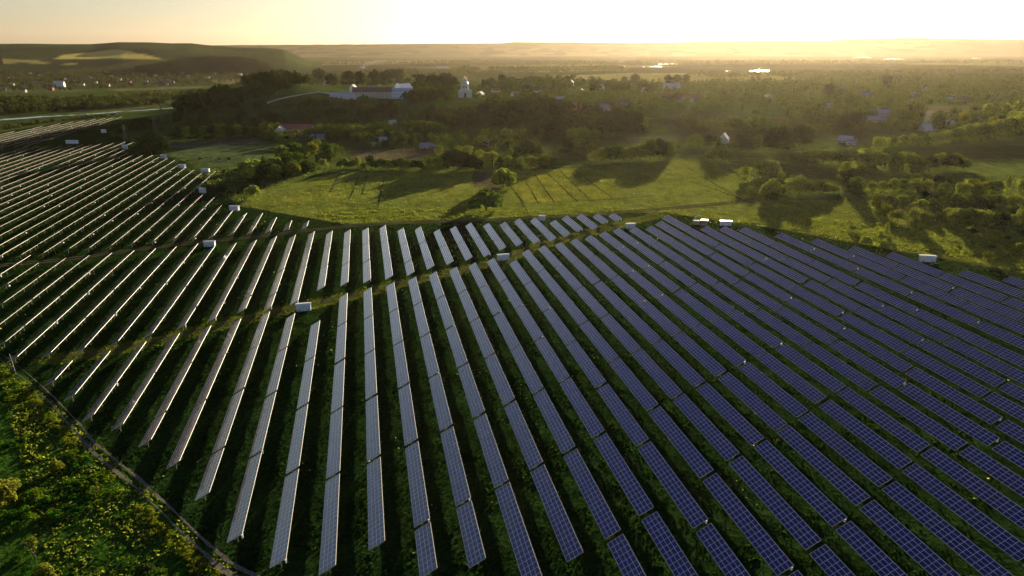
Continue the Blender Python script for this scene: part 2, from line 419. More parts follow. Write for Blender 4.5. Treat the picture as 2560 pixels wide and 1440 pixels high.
def strip(name, pix, width, material, label, lift=0.16, offs=(0.0,), wob=0.3, world=None, kind='structure'):
    """a draped ribbon of ground (rut, track, river) along surveyed points; one mesh"""
    P = np.array(world) if world is not None else plan(pix)
    seg = np.r_[0, np.cumsum(np.hypot(*np.diff(P, axis=0).T))]
    n = max(8, int(seg[-1] / 1.2)); n = min(n, 700)
    s = np.linspace(0, seg[-1], n)
    C = np.c_[np.interp(s, seg, P[:, 0]), np.interp(s, seg, P[:, 1])]
    for _ in range(6): C[1:-1] = (C[:-2] + 2 * C[1:-1] + C[2:]) / 4
    T = np.gradient(C, axis=0); T /= np.linalg.norm(T, axis=1)[:, None]
    Nn = np.c_[-T[:, 1], T[:, 0]]
    W = np.interp(s, seg, width) if np.ndim(width) else np.full(n, width)
    V, F = [], []
    for o in offs:
        b = len(V)
        for k in range(n):
            w1, w2 = [max(.05, W[k] / 2 * (1 + wob * 2.4 * (float(vnoise(s[k] * (1 if W[k] < 8 else .05), o * 9 + e, 11.0, 91)) - .5) + wob * .9 * (random.random() - .5))) for e in (0, 50)]
            for q in (-w1, -w1 / 3, w2 / 3, w2):
                x, y = C[k] + Nn[k] * (o + q)
                V.append((x, y, float(zg(x, y)) + lift + 0.25 * (float(vnoise(x, y, 6, 11)) - .5) + 0.9 * (float(vnoise(x, y, 45, 12)) - 0.5) * float(sstep(430, 480, math.hypot(x, y)))))
        for k in range(n - 1):
            for q in range(3):
                i = b + k * 4 + q; F.append((i, i + 1, i + 5, i + 4))
    ob = link(name, np_mesh(name, V, np.array(F)[:, ::-1], [material]))
    return tag(ob, label, kind=kind)

GRAVEL = [(-60, 850), (20, 905), (75, 950), (130, 1000), (185, 1062), (245, 1130), (330, 1198), (400, 1262), (455, 1318), (510, 1372), (570, 1418), (640, 1462), (740, 1510)]
strip('gravel_track', GRAVEL, (0.2, 0.2, 0.25, 0.35, 0.6, 0.8, 0.8, 0.6, 0.6, 0.8, 1.3, 1.6, 1.6), M['gravel'], 'pale gravel track with two wheel ruts along the edge of the panels', offs=(-1.05, 1.05), wob=0.7)
MID = [(150, 895), (270, 878), (400, 850), (520, 820), (640, 790), (730, 772), (800, 757), (870, 742), (980, 714), (1090, 690), (1190, 667), (1270, 645), (1340, 618), (1450, 588), (1560, 558), (1650, 537)]
strip('grass_track', MID, 0.7, M['soil'], 'faint wheel ruts in the grassy lane between two panel blocks', offs=(-0.9, 0.9), wob=0.5)
UPPER = [(-80, 673), (0, 664), (160, 650), (330, 626), (490, 606), (640, 593), (760, 577), (880, 565), (1000, 558), (1200, 552), (1350, 544), (1500, 536), (1640, 524), (1790, 511), (1900, 500)]
strip('dirt_track', UPPER, 1.4, M['soil'], 'earth track with twin ruts crossing the whole solar farm', offs=(-1.7, 1.7), wob=0.3)
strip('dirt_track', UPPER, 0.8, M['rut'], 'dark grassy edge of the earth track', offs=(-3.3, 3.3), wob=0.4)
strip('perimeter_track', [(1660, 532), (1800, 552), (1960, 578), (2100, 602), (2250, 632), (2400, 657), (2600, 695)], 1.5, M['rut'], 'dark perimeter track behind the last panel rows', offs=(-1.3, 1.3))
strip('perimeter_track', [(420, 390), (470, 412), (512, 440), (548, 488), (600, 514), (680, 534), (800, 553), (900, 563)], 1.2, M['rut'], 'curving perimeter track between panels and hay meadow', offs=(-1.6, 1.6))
for pix in ([(852, 430), (836, 457), (826, 480)], [(897, 441), (874, 497)], [(917, 440), (905, 485)], [(960, 446), (952, 480), (944, 520)], [(694, 478), (740, 472), (835, 461)], [(1280, 470), (1325, 541)], [(1262, 450), (1310, 508)],
            [(1337, 437), (1385, 505)], [(1367, 432), (1442, 502)], [(1310, 447), (1345, 507)], [(1400, 428), (1476, 499)], [(1434, 424), (1530, 495)], [(1286, 511), (1420, 503), (1560, 497), (1640, 490)],
            [(1650, 430), (1780, 470), (1860, 502)], [(1720, 420), (1852, 498)], [(2034, 521), (2110, 533), (2196, 548)], [(1640, 524), (1760, 520), (1870, 522)], [(440, 372), (520, 366), (640, 360)], [(660, 400), (560, 395), (470, 400)]):
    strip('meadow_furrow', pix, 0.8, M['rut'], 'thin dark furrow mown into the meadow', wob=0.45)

# ------------------------------------------------------------------ river and ponds
strip('river', [(-120, 312), (0, 300), (60, 296), (120, 292), (180, 289), (240, 285), (300, 280), (360, 276), (432, 271)], (27, 24, 21, 19, 16, 14, 13, 11, 9), M['water'], 'narrow river shining between dark wooded banks', lift=0.5, wob=0.25)
def pond(u, v, wpx, hpx, label):
    c = survey(u, v); a = metres(c, wpx) / 2; b = abs(np.linalg.norm(survey(u, v - hpx / 2)[:2]) - np.linalg.norm(survey(u, v + hpx / 2)[:2])) / 2
    th = facing(c)
    ph = random.random() * 6
    V = [(c[0], c[1], c[2] + 1.2)]
    n = 40
    for k in range(n):
        t = 2 * math.pi * k / n; q = 1 + 0.3 * math.sin(3 * t + ph) + 0.15 * math.sin(7 * t + 2 * ph)
        x, y = a * q * math.cos(t), b * q * math.sin(t)
        V.append((c[0] + x * math.cos(th) - y * math.sin(th), c[1] + x * math.sin(th) + y * math.cos(th), c[2] + 1.2))
    F = [(0, 1 + k, 1 + (k + 1) % n) for k in range(n)]
    tag(link('pond', np_mesh('pond', V, F, [M['water']])), label, kind='structure')
for p in ((1664, 160, 44, 4), (1641, 167, 28, 3), (1557, 166.5, 12, 2.5), (1609, 167.5, 6, 2), (1902, 177, 30, 3.5), (1882, 178, 12, 2.5), (2158, 143, 36, 4.5), (2232, 147.5, 40, 3), (2199, 134, 14, 2), (1818, 178, 12, 1.5), (2440, 146, 20, 2)):
    pond(*p, 'small pond glinting in the far plain')

# ------------------------------------------------------------------ hills
def ridge(name, sky, d0, d1, d2, material, label, nu=420, nt=44, colour=None, seed=0, rough=6.0):
    """a range of hills: foot at d0, crest at d1, back at d2 (metres away); crest heights from the skyline"""
    us = np.linspace(sky[0][0], sky[-1][0], nu)
    vs = np.interp(us, [p[0] for p in sky], [p[1] for p in sky])
    az = np.arctan((us - 1280) / FPX / (math.cos(PITCH) - (720 - HORIZON) / FPX * math.sin(PITCH) * 0 + 0))
    az = np.arctan((us - 1280) / math.hypot(FPX, 720 - HORIZON))
    V, C = [], []
    ts = np.r_[np.linspace(0, 1, nt), np.linspace(1, 2, 10)[1:]]
    for k, (a, v) in enumerate(zip(az, vs)):
        top = CAM_H + (HORIZON - v) / math.hypot(FPX, 720 - HORIZON) * d1 * math.cos(a) / math.cos(a) * 1.02
        for t in ts:
            d = d0 + (d1 - d0) * t if t <= 1 else d1 + (d2 - d1) * (t - 1)
            hh = top * (math.sin(t * math.pi / 2) ** 1.2 if t <= 1 else math.cos((t - 1) * math.pi / 2))
            x, y = d * math.sin(a) / math.cos(a) , d
            hh += rough * (float(vnoise(x, y, 260, seed)) - .5) * min(1, t * 2) if t < 0.97 or t > 1.03 else rough * 0.25 * (float(vnoise(x, y, 60, seed)) - .5)
            V.append((x, y, max(hh, -6) + float(zg(x, y)) * (1 - min(t, 1)) - 1.5 * (t == 0)))
            C.append(colour(us[k], t, x, y))
    n = len(ts)
    F = [(k * n + i, (k + 1) * n + i, (k + 1) * n + i + 1, k * n + i + 1) for k in range(nu - 1) for i in range(n - 1)]
    o = link(name, np_mesh(name, V, F, [material], smooth=True, col=np.array(C)))
    return tag(o, label, kind='structure')

def far_col(u, t, x, y):
    w = float(vnoise(x * .5, y, 500, 21)); k = float(vnoise(x, y, 180, 22))
    return (0.050 + .03 * (w > .62), 0.056 + .025 * (w > .62), 0.026) if k > 0.3 else (0.034, 0.042, 0.02)
ridge('far_ridge', [(-700, 117), (300, 117), (560, 114), (760, 113), (1000, 111), (1250, 109), (1300, 106.5), (1500, 108), (1620, 108), (1720, 106), (1900, 103), (2050, 103), (2150, 99), (2260, 97), (2350, 98), (2450, 100), (2560, 101), (2800, 104), (3300, 112)], 10800, 13000, 16500, M['ground'], 'long low hazy ridge closing the plain', colour=far_col, seed=3, rough=16)
def hill_col(u, t, x, y):
    w = float(vnoise(x, y, 160, 31))
    e = 0.05 * (float(vnoise(x, y, 90, 34)) - .5)
    f1 = float(sstep(0, .03, t - 0.27 + e) * sstep(0, .04, 0.27 + 0.26 * max(0, 1 - ((u - 265) / 155) ** 2) - t + e)) if 105 < u < 425 else 0
    f2 = float(sstep(0, .02, t - 0.19 + e) * sstep(0, .03, 0.30 - (u - 10) * 0.0005 - t + e)) if 0 < u < 190 else 0
    f = max(f1, f2)
    if f > 0: return tuple(a * (1 - f) + c * f for a, c in zip((0.04, 0.045, 0.018), (0.46, 0.38, 0.09)))
    if u < 440 and t < 0.34 and w > 0.55: return (0.060, 0.065, 0.022)
    return (0.030 + .014 * w, 0.040 + .016 * w, 0.018)
ridge('hills', [(-500, 118), (-200, 113), (0, 111), (120, 112), (230, 112), (300, 107.5), (380, 108.5), (430, 111), (480, 111), (520, 114), (600, 120), (680, 122), (710, 125), (740, 138), (775, 154), (805, 160), (840, 164)], 3350, 5400, 7200, M['ground'], 'dark wooded hills with golden fields above the river town', colour=hill_col, seed=4, rough=14)
def wood_col(u, t, x, y): return (0.016 + .018 * float(vnoise(x, y, 70, 33)), 0.019 + .020 * float(vnoise(x, y, 70, 33)), 0.010)
ridge('hills', [(330, 163), (420, 150), (480, 143), (540, 139), (600, 141), (640, 146), (668, 154), (690, 163)], 3300, 3550, 4000, M['ground'], 'low dark wooded spur in front of the hills', colour=wood_col, seed=5, rough=8)

# ------------------------------------------------------------------ solar tables
MOD, TILT = 1.64, R(29.5)
PW = 3.95                                         # width of a table up the slope
HY, HZ, LY, LZ = -1.72, 2.75, 1.72, 0.81          # high edge (to the right of the row) and low edge
ROWS = [
('A',1,-101.4,[(234.1,9,1)]),
('A',2,-91.4,[(230.8,20,1)]),
('A',3,-81.4,[(236.7,20,1),(209.5,12,1)]),
('A',4,-71.4,[(242.1,20,1),(208.3,20,1)]),
('A',5,-61.4,[(247.5,20,1),(213.7,20,1),(188.5,9,1)]),
('A',6,-51.4,[(252.5,20,1),(218.7,20,1),(184.7,20,1)]),
('A',7,-41.4,[(258.1,20,1),(224.3,20,1),(190,20,1),(162.4,12,1)]),
('A',8,-31.4,[(253.9,20,1),(220.1,20,1),(185.8,20,1),(151.6,20,1)]),
('A',9,-21.4,[(243.7,20,1),(209.9,20,1),(175.7,20,1),(141.5,20,1)]),
('A',10,-11.4,[(273.6,20,1),(239.8,20,1),(205.2,20,1),(171.4,20,1),(137.3,20,1)]),
('A',11,-1.4,[(278.8,20,1),(245,20,1),(211.2,20,1),(176.8,20,1),(142.6,20,1)]),
('A',12,8.6,[(284.1,20,1),(250.3,20,1),(216.6,20,1),(182.4,20,1),(148.1,20,1),(123,9,1)]),
('A',13,18.6,[(289.5,20,1),(255.7,20,1),(221.8,20,1),(187.9,20,1),(153.6,20,1),(126.2,12,1)]),
('A',14,28.6,[(295.2,20,1),(261.4,20,1),(227.2,20,1),(193.1,20,1),(158.7,20,1),(124.8,20,1),(90.9,20,1)]),
('A',15,38.6,[(300,20,1),(266.2,20,1),(232.5,20,1),(198.6,20,1),(164.3,20,1),(130.2,20,1)]),
('A',16,48.6,[(305.2,20,1),(271.4,20,1),(237.1,20,1),(203.6,20,1),(169.6,20,1),(135.3,20,1),(101,20,1)]),
('A',17,58.6,[(310.5,20,1),(276.7,20,1),(243.1,20,1),(209.2,20,1),(175.4,20,1),(141.1,20,1),(106.6,20,1)]),
('A',18,68.6,[(304.6,20,1),(270.8,20,1),(236.8,20,1),(203,20,1),(168.7,20,1),(134.5,20,1),(100.2,20,1)]),
('A',19,78.6,[(321.2,20,1),(287.4,20,1),(253.9,20,1),(219.9,20,1),(186,20,1),(151.7,20,1),(117.4,20,1),(83.2,20,1)]),
('A',20,88.6,[(326.8,20,1),(293,20,1),(259.2,20,1),(225.1,20,1),(191.2,20,1),(157.2,20,1),(123,20,1),(88.8,20,1)]),
('A',21,98.6,[(331.6,19,1),(298.6,20,1),(264.1,20,1),(230.8,20,1),(196.8,20,1),(162.5,20,1),(128.4,20,1),(94.4,20,1)]),
('A',22,108.6,[(336.8,19,1),(303.8,20,1),(269.6,20,1),(236,20,1),(202.1,20,1),(167.7,20,1),(133.9,20,1),(99.8,20,1)]),
('A',23,118.6,[(342,19,1),(309.1,20,1),(275.1,20,1),(241.4,20,1),(207.5,20,1),(173.1,20,1),(139.1,20,1),(105.1,20,1),(71.2,20,0)]),
('A',24,128.6,[(347.7,19,1),(314.8,20,1),(280.7,20,1),(246.1,20,1),(212.6,20,1),(179.1,20,1),(144.5,20,1),(110.6,20,1),(76.7,20,1)]),
('A',25,138.6,[(353.4,19,1),(320.4,20,1),(286.1,20,1),(252.1,20,1),(218.2,20,1),(184.1,20,1),(150.1,20,1),(116,20,1)]),
('A',26,148.6,[(352.6,20,1),(318.8,20,1),(285,20,1),(250.9,20,1),(216.9,20,1),(183.1,20,1),(148.7,20,1),(114.5,20,1)]),
('A',27,158.6,[(352.5,20,1),(318.7,20,1),(284.6,20,1),(250.4,20,1),(216.5,20,1),(182.6,20,1),(148.7,20,1),(114.4,20,1)]),
('A',28,168.6,[(362,20,1),(328.2,20,1),(293.6,20,1),(259.6,20,1),(225.5,20,1),(191.9,20,1),(157.8,20,1),(123.4,20,1)]),
('A',29,178.6,[(375.6,20,1),(341.8,20,1),(307.4,20,1),(273.2,20,1),(240.1,20,1),(205.5,20,1),(171.9,20,1),(137.8,20,1)]),
('A',30,188.6,[(345.2,19,1),(312.2,20,1),(278.8,20,1),(243.7,20,1),(210.1,20,1),(176.6,20,1),(142.4,20,1)]),
('A',31,198.6,[(342.8,18,1),(310.7,20,1),(277,20,1),(243,20,1),(209.3,20,1),(175.5,20,1),(141.6,20,1)]),
('A',32,208.6,[(337.6,19,1),(304.6,20,1),(270.8,20,1),(236.2,20,1),(202.5,20,1),(169.2,20,1)]),
('A',33,221.38,[(321.4,19,1),(288.5,20,1),(254.4,20,1),(220.1,20,1),(186,20,1)]),
('A',34,232.71,[(305.9,19,1),(272.9,20,1),(238.6,20,1),(204.9,20,1)]),
('A',35,242.42,[(288.2,19,1),(255.2,20,1),(220.5,20,1),(186.6,20,1)]),
('A',36,253.12,[(273.2,20,1),(239.4,20,1),(205.4,20,1)]),
('A',37,264.75,[(241.3,19,1),(208.3,20,1)]),
('A',38,276.56,[(239.8,6,1),(217.5,20,0)]),
('M',-6,-171.4,[(371.5,20,1),(337.6,20,0)]),
('M',-5,-161.4,[(354.9,20,0)]),
('M',-4,-151.4,[(361.3,20,0),(327.5,20,0)]),
('M',-3,-141.4,[(363.8,20,0),(330,20,1),(295.6,20,0),(261.7,20,0)]),
('M',-2,-131.4,[(365.8,20,1),(332,20,1),(297.4,20,1),(272.3,9,0)]),
('M',-1,-121.4,[(368,20,1),(334.2,20,1),(299.5,20,1),(265.8,20,1)]),
('M',0,-111.4,[(369.4,20,1),(335.6,20,1),(301.2,20,1),(267.1,20,1)]),
('M',1,-101.4,[(370.6,20,1),(336.8,20,1),(303.4,20,1),(269,20,1)]),
('M',2,-91.4,[(374.5,20,1),(340.7,20,1),(305.7,20,1),(272.4,20,1)]),
('M',3,-81.4,[(366.8,20,1),(333,20,1),(298.3,20,1),(271.3,12,1)]),
('M',4,-71.4,[(370.8,20,1),(337.8,19,1),(304.5,20,1),(277,11,1)]),
('M',5,-61.4,[(375.7,19,1),(342.7,20,1),(308.6,20,1),(281.9,11,1)]),
('M',6,-51.4,[(380.6,20,1),(346.8,20,1),(313.5,20,1),(288.2,9,1)]),
('M',7,-41.4,[(382.5,19,1),(349.5,20,1),(315.2,20,1),(288.8,10,1)]),
('M',8,-31.4,[(386.4,20,1),(352.6,20,1),(318.8,20,1),(293.9,10,1)]),
('M',9,-21.4,[(385.7,20,1),(351.9,20,1),(318.3,20,1)]),
('M',10,-11.4,[(387.1,19,1),(354.1,20,1),(321.1,19,1)]),
('M',11,-1.4,[(389.1,19,1),(356.2,20,1),(322.9,19,1)]),
('M',12,8.6,[(391.8,20,1),(358,20,1),(325.8,19,1)]),
('M',13,18.6,[(383.9,19,1),(351,20,1),(323.4,12,1)]),
('M',14,28.6,[(384.1,19,1),(351.2,20,1),(327.6,8,1)]),
('M',15,38.6,[(375,20,1),(342,19,1)]),
('M',16,48.6,[(379.6,20,1),(346.7,19,1)]),
('M',17,58.6,[(385.8,20,1),(352,20,1)]),
('M',18,68.6,[(382.3,20,1),(355.1,12,1)]),
('M',19,78.6,[(383,20,1),(358.3,9,1)]),
('M',20,88.6,[(388.8,20,1),(362.5,11,1)]),
('M',21,98.6,[(388.6,20,1),(363.9,9,1)]),
('M',22,108.6,[(379.8,20,1)]),
('M',23,118.6,[(389.2,20,1)]),
('M',24,128.6,[(391.5,20,1)]),
('M',25,138.6,[(396.3,12,1)]),
('M',26,148.6,[(397.9,9,1)]),
('F',7.5,-36.4,[(423.9,9,0)]),
('F',6.5,-46.4,[(424.9,11,1)]),
('F',5.5,-56.4,[(429,20,1)]),
('F',4.5,-66.4,[(442.6,20,1),(418.6,8,0)]),
('F',3.5,-76.4,[(445.2,20,1),(419.6,10,0)]),
('F',2.5,-86.4,[(456.1,20,1),(423.1,19,1)]),
('F',1.5,-96.4,[(474.7,20,0),(440.8,20,1),(415.2,10,0)]),
('F',0.5,-106.4,[(502.9,20,0),(469,20,0),(435.1,20,1),(412,7,0)]),
('F',-0.5,-116.4,[(519.9,20,0),(486,20,0),(452.1,20,0),(419,19,0)]),
('F',-1.5,-126.4,[(621.2,20,0),(587.3,20,0),(553.4,20,0),(519.5,20,0),(485.6,20,0),(451.7,20,0),(417.8,20,0)]),
('F',-2.5,-136.4,[(618.3,20,0),(584.4,20,0),(550.5,20,0),(516.6,20,0),(482.7,20,0),(448.8,20,0),(414.9,20,0)]),
('F',-3.5,-146.4,[(633.6,20,0),(599.7,20,0),(565.8,20,0),(531.9,20,0),(498,20,0),(464.1,20,0),(430.2,20,0),(404.6,10,0)]),
('F',-4.5,-156.4,[(650.9,20,0),(617,20,0),(583.1,20,0),(549.2,20,0),(515.3,20,0),(481.4,20,0),(447.5,20,0),(413.6,20,0)]),
('F',-5.5,-166.4,[(668.8,20,0),(634.9,20,0),(601,20,0),(567.1,20,0),(533.2,20,0),(499.3,20,0),(465.4,20,0),(431.5,20,0),(402.6,14,0)]),
('F',-6.5,-176.4,[(698.5,20,0),(664.6,20,0),(630.7,20,0),(596.8,20,0),(562.9,20,0),(529,20,0),(495.1,20,0),(461.2,20,0),(427.3,20,0),(400,12,0)]),
('F',-7.5,-186.4,[(713.5,20,0),(679.6,20,0),(645.7,20,0),(611.8,20,0),(577.9,20,0),(544,20,0),(510.1,20,0),(476.2,20,0),(442.3,20,0),(408.4,20,1),(374.5,20,0)]),
('F',-8.5,-196.4,[(731.8,20,0),(697.9,20,0),(664,20,0),(630.1,20,0),(596.2,20,0),(562.3,20,0),(528.4,20,0),(494.5,20,0),(460.6,20,0),(426.7,20,1),(392.8,20,0)]),
('F',-9.5,-206.4,[(740.6,20,0),(706.7,20,0),(672.8,20,0),(638.9,20,0),(605,20,0),(571.1,20,0),(537.2,20,0),(503.3,20,0),(469.4,20,0),(435.5,20,0)]),
('F',-10.5,-216.4,[(742.3,20,0),(708.4,20,0),(674.5,20,0),(640.6,20,0),(606.7,20,0),(572.8,20,0),(538.9,20,0),(505,20,0),(471.1,20,0),(437.2,20,0)]),
('F',-11.5,-226.4,[(748.3,20,0),(714.4,20,0),(680.5,20,0),(646.6,20,0),(612.7,20,0),(578.8,20,0),(544.9,20,0),(511,20,0),(477.1,20,0)]),
('F',-12.5,-236.4,[(768.2,20,0),(734.3,20,0),(700.4,20,0),(666.5,20,0),(632.6,20,0),(598.7,20,0),(564.8,20,0),(530.9,20,0),(497,20,0)]),
('F',-13.5,-246.4,[(795.6,20,0),(761.7,20,0),(727.8,20,0),(693.9,20,0),(660,20,0),(626.1,20,0),(592.2,20,0),(558.3,20,0),(524.4,20,0)]),
('F',-14.5,-256.4,[(859.6,20,0),(825.7,20,0),(791.8,20,0),(757.9,20,0),(724,20,0),(690.1,20,0),(656.2,20,0),(622.3,20,0),(588.4,20,0),(554.5,20,0)]),
('F',-15.5,-266.4,[(864.2,20,0),(830.3,20,0),(796.4,20,0),(762.5,20,0),(728.6,20,0),(694.7,20,0),(660.8,20,0),(626.9,20,0),(593,20,0),(559.1,20,0)]),
('F',-16.5,-276.4,[(857.2,20,0),(823.3,20,0),(789.4,20,0),(755.5,20,0),(721.6,20,0),(687.7,20,0),(653.8,20,0),(619.9,20,0),(586,20,0)]),
('F',-17.5,-288.78,[(856.4,20,0),(822.5,20,0),(788.6,20,0),(754.7,20,0),(720.8,20,0),(686.9,20,0),(653,20,0),(619.1,20,0)]),
('F',-18.5,-296.4,[(850.1,20,0),(816.2,20,0),(782.3,20,0),(748.4,20,0),(714.5,20,0),(680.6,20,0),(646.7,20,0)]),
('F',-19.5,-306.4,[(852.4,20,0),(818.5,20,0),(784.6,20,0),(750.7,20,0),(716.8,20,0),(682.9,20,0),(649,20,0)]),
('F',-20.5,-316.4,[(850.5,20,0),(816.6,20,0),(782.7,20,0),(748.8,20,0),(714.9,20,0),(681,20,0)]),
('F',-21.5,-326.4,[(848.2,20,0),(814.3,20,0),(780.4,20,0),(746.5,20,0),(712.6,20,0)]),
('F',-22.5,-338.88,[(847.5,20,0),(813.6,20,0),(779.7,20,0),(745.8,20,0)]),
('F',-23.5,-349.24,[(846.9,20,0),(813,20,0),(779.1,20,0),(745.2,20,0)]),
('F',-24.5,-359.82,[(847.2,20,0),(813.3,20,0),(779.4,20,0)]),
('G',-25.5,-366.4,[(1197.4,20,0),(1163.6,20,0),(1129.6,20,0),(1095.7,20,0),(1061.8,20,0),(1027.9,20,0),(994,20,0),(960.1,20,0),(926.2,20,0),(892.3,20,0)]),
('G',-26.5,-376.4,[(1195.4,20,0),(1161.6,20,0),(1127.6,20,0),(1093.7,20,0),(1059.8,20,0),(1025.9,20,0),(992,20,0),(958.1,20,0),(924.2,20,0),(890.3,20,0)]),
('G',-27.5,-386.4,[(1185.4,20,0),(1151.6,20,0),(1117.6,20,0),(1083.7,20,0),(1049.8,20,0),(1015.9,20,0),(982,20,0),(948.1,20,0),(914.2,20,0),(880.3,20,0)]),
('G',-28.5,-396.4,[(1175.4,20,0),(1141.6,20,0),(1107.6,20,0),(1073.7,20,0),(1039.8,20,0),(1005.9,20,0),(972,20,0),(938.1,20,0),(904.2,20,0),(870.3,20,0)]),
('G',-29.5,-406.4,[(1161.4,20,0),(1127.6,20,0),(1093.6,20,0),(1059.7,20,0),(1025.8,20,0),(991.9,20,0),(958,20,0),(924.1,20,0),(890.2,20,0)]),
('G',-30.5,-416.4,[(1143.4,20,0),(1109.6,20,0),(1075.6,20,0),(1041.7,20,0),(1007.8,20,0),(973.9,20,0),(940,20,0)]),
('G',-31.5,-426.4,[(1123.4,20,0),(1089.6,20,0),(1055.6,20,0),(1021.7,20,0),(987.8,20,0),(953.9,20,0)]),
('G',-32.5,-436.4,[(1089.4,20,0),(1055.6,20,0),(1021.6,20,0),(987.7,20,0)]),
('G',-33.5,-446.4,[(1027.4,20,0),(993.6,20,0)]),
]

_cache = {}
def slope_pt(q, off=0.0):
    """a point q (0 high .. 1 low) of the table's plane; off lifts it square to the glass"""
    return (HY + (LY - HY) * q + off * math.sin(TILT), HZ + (LZ - HZ) * q + off * math.cos(TILT))

def face_mesh(N):
    if ('f', N) in _cache: return _cache['f', N]
    m = MB(); h = N * MOD / 2
    (y0, z0), (y1, z1) = slope_pt(0.012, 0.02), slope_pt(0.988, 0.02)
    (a0, b0), (a1, b1) = slope_pt(0.012, -0.02), slope_pt(0.988, -0.02)
    m.quad((-h, y0, z0), (h, y0, z0), (h, y1, z1), (-h, y1, z1), 0, ((0, 4), (N, 4), (N, 0), (0, 0)))
    m.quad((-h, a1, b1), (h, a1, b1), (h, a0, b0), (-h, a0, b0), 1)
    _cache['f', N] = m.mesh('solar_panel_face', [M['glass'], M['back']]); return _cache['f', N]

def frame_mesh(N):
    if ('r', N) in _cache: return _cache['r', N]
    m = MB(); h = N * MOD / 2
    def edge(q0, q1, x0, x1, th):
        P = []
        for q in (q0, q1):
            for o in (-th, 0.035): P.append(slope_pt(q, o))
        (ya, za), (yb, zb), (yc, zc), (yd, zd) = P
        a = [(x0, ya, za), (x0, yb, zb), (x0, yd, zd), (x0, yc, zc)]; b = [(x1, p[1], p[2]) for p in a]
        for k in range(4): m.quad(a[k], b[k], b[(k + 1) % 4], a[(k + 1) % 4])
        m.quad(a[3], a[2], a[1], a[0]); m.quad(*b)
    edge(-0.012, 0.0118, -h, h, 0.05); edge(0.9885, 1.008, -h, h, 0.06)
    edge(0.012, 0.9883, -h - 0.05, -h + 0.03, 0.05); edge(0.012, 0.9883, h - 0.03, h + 0.05, 0.05)
    _cache['r', N] = m.mesh('solar_frame', [M['alu']]); return _cache['r', N]

def purlin_mesh(N, q):
    if ('p', N, q) in _cache: return _cache['p', N, q]
    m = MB(); h = N * MOD / 2 - 0.1; y, z = slope_pt(q, -0.10)
    m.bar((-h, y, z), (h, y, z), 0.07, 0.11)
    _cache['p', N, q] = m.mesh('solar_purlin', [M['steel']]); return _cache['p', N, q]

def post_mesh():
    if 'post' in _cache: return _cache['post']
    m = MB()
    y, z = slope_pt(0.40, -0.20)
    m.bar((0, y, -0.6), (0, y, z), 0.14, 0.10)
    ya, za = slope_pt(0.04, -0.20); yb, zb = slope_pt(0.96, -0.20)
    m.bar((0, ya, za), (0, yb, zb), 0.08, 0.10)
    yc, zc = slope_pt(0.80, -0.24); m.bar((0, y, 0.75), (0, yc, zc), 0.06, 0.06)
    yc, zc = slope_pt(0.12, -0.24); m.bar((0, y, 0.75), (0, yc, zc), 0.06, 0.06)
    _cache['post'] = m.mesh('solar_support_post', [M['steel']]); return _cache['post']

def inverter_mesh():
    if 'inv' in _cache: return _cache['inv']
    m = MB(); m.box(-0.32, 0.32, -0.14, 0.14, 0, 0.75); m.box(-0.36, 0.36, -0.18, 0.18, 0.75, 0.79); m.box(-0.22, 0.22, -0.16, -0.142, 0.12, 0.62, 1)
    _cache['inv'] = m.mesh('solar_inverter', [M['box'], M['steel']]); return _cache['inv']

ORD = 'first second third fourth fifth sixth seventh eighth ninth tenth eleventh twelfth thirteenth fourteenth fifteenth sixteenth seventeenth eighteenth nineteenth'.split()
TENS = {2: 'twenty', 3: 'thirty', 4: 'forty', 5: 'fifty', 6: 'sixty', 7: 'seventy', 8: 'eighty', 9: 'ninety'}
TENTH = {2: 'twentieth', 3: 'thirtieth', 4: 'fortieth', 5: 'fiftieth', 6: 'sixtieth', 7: 'seventieth', 8: 'eightieth', 9: 'ninetieth'}
def ordinal(n):
    if n < 20: return ORD[n - 1]
    return TENTH[n // 10] if n % 10 == 0 else TENS[n // 10] + '-' + ORD[n % 10 - 1]

GRP = 'tilted solar tables standing in rows on the grass'
BLOCK = {'A': 'front block', 'M': 'middle block', 'F': 'far left block'}
RZ_ROW = math.pi / 2 - ROW_AZ
def table_spot(a, p):
    xy = RD * a + RN * (p - 1.72)
    return (xy[0], xy[1], float(zg(xy[0], xy[1])))

def solar_table(a, p, N, label, inverter):
    t = empty('solar_table', table_spot(a, p), RZ_ROW, -0.0035)
    t.rotation_euler[0] = random.gauss(0, 0.008)
    tag(t, label, 'solar table', GRP)
    link('panel_face', face_mesh(N), t); link('panel_frame', frame_mesh(N), t)
    for q in (0.25, 0.75): link('purlin', purlin_mesh(N, q), t)
    k = max(2, round(N / 5) + 1)
    for i in range(k):
        x = -N * MOD / 2 + 0.9 + (N * MOD - 1.8) * i / (k - 1)
        link('support_post', post_mesh(), t, (x, 0, 0))
    if inverter: link('inverter_box', inverter_mesh(), t, (-N * MOD / 2 + 0.5, -1.55, 1.35))
    return t

rest = []
rowno = {}
for blk in 'AMFG':
    rr = sorted([r for r in ROWS if r[0] == blk], key=lambda r: r[2])
    for n, r in enumerate(rr): rowno[blk, r[1]] = n + 1
for blk, idx, p, tabs in ROWS:
    n = rowno[blk, idx]
    for k, (a, N, own) in enumerate(tabs):
        if not own:
            rest.append((a, p, N)); continue
        if p < -95: col_ = 'dark edge-on'
        elif p < -28: col_ = 'brownish'
        elif p < 60: col_ = 'silver'
        elif p < 140: col_ = 'slate blue'
        else: col_ = 'deep blue'
        if N < 14: col_ = 'short ' + col_
        lab = '%s solar table, %s from far end of %s row from left, %s' % (col_, ordinal(k + 1), ordinal(n), BLOCK[blk])
        solar_table(a, p, N, lab, random.random() < 0.28)

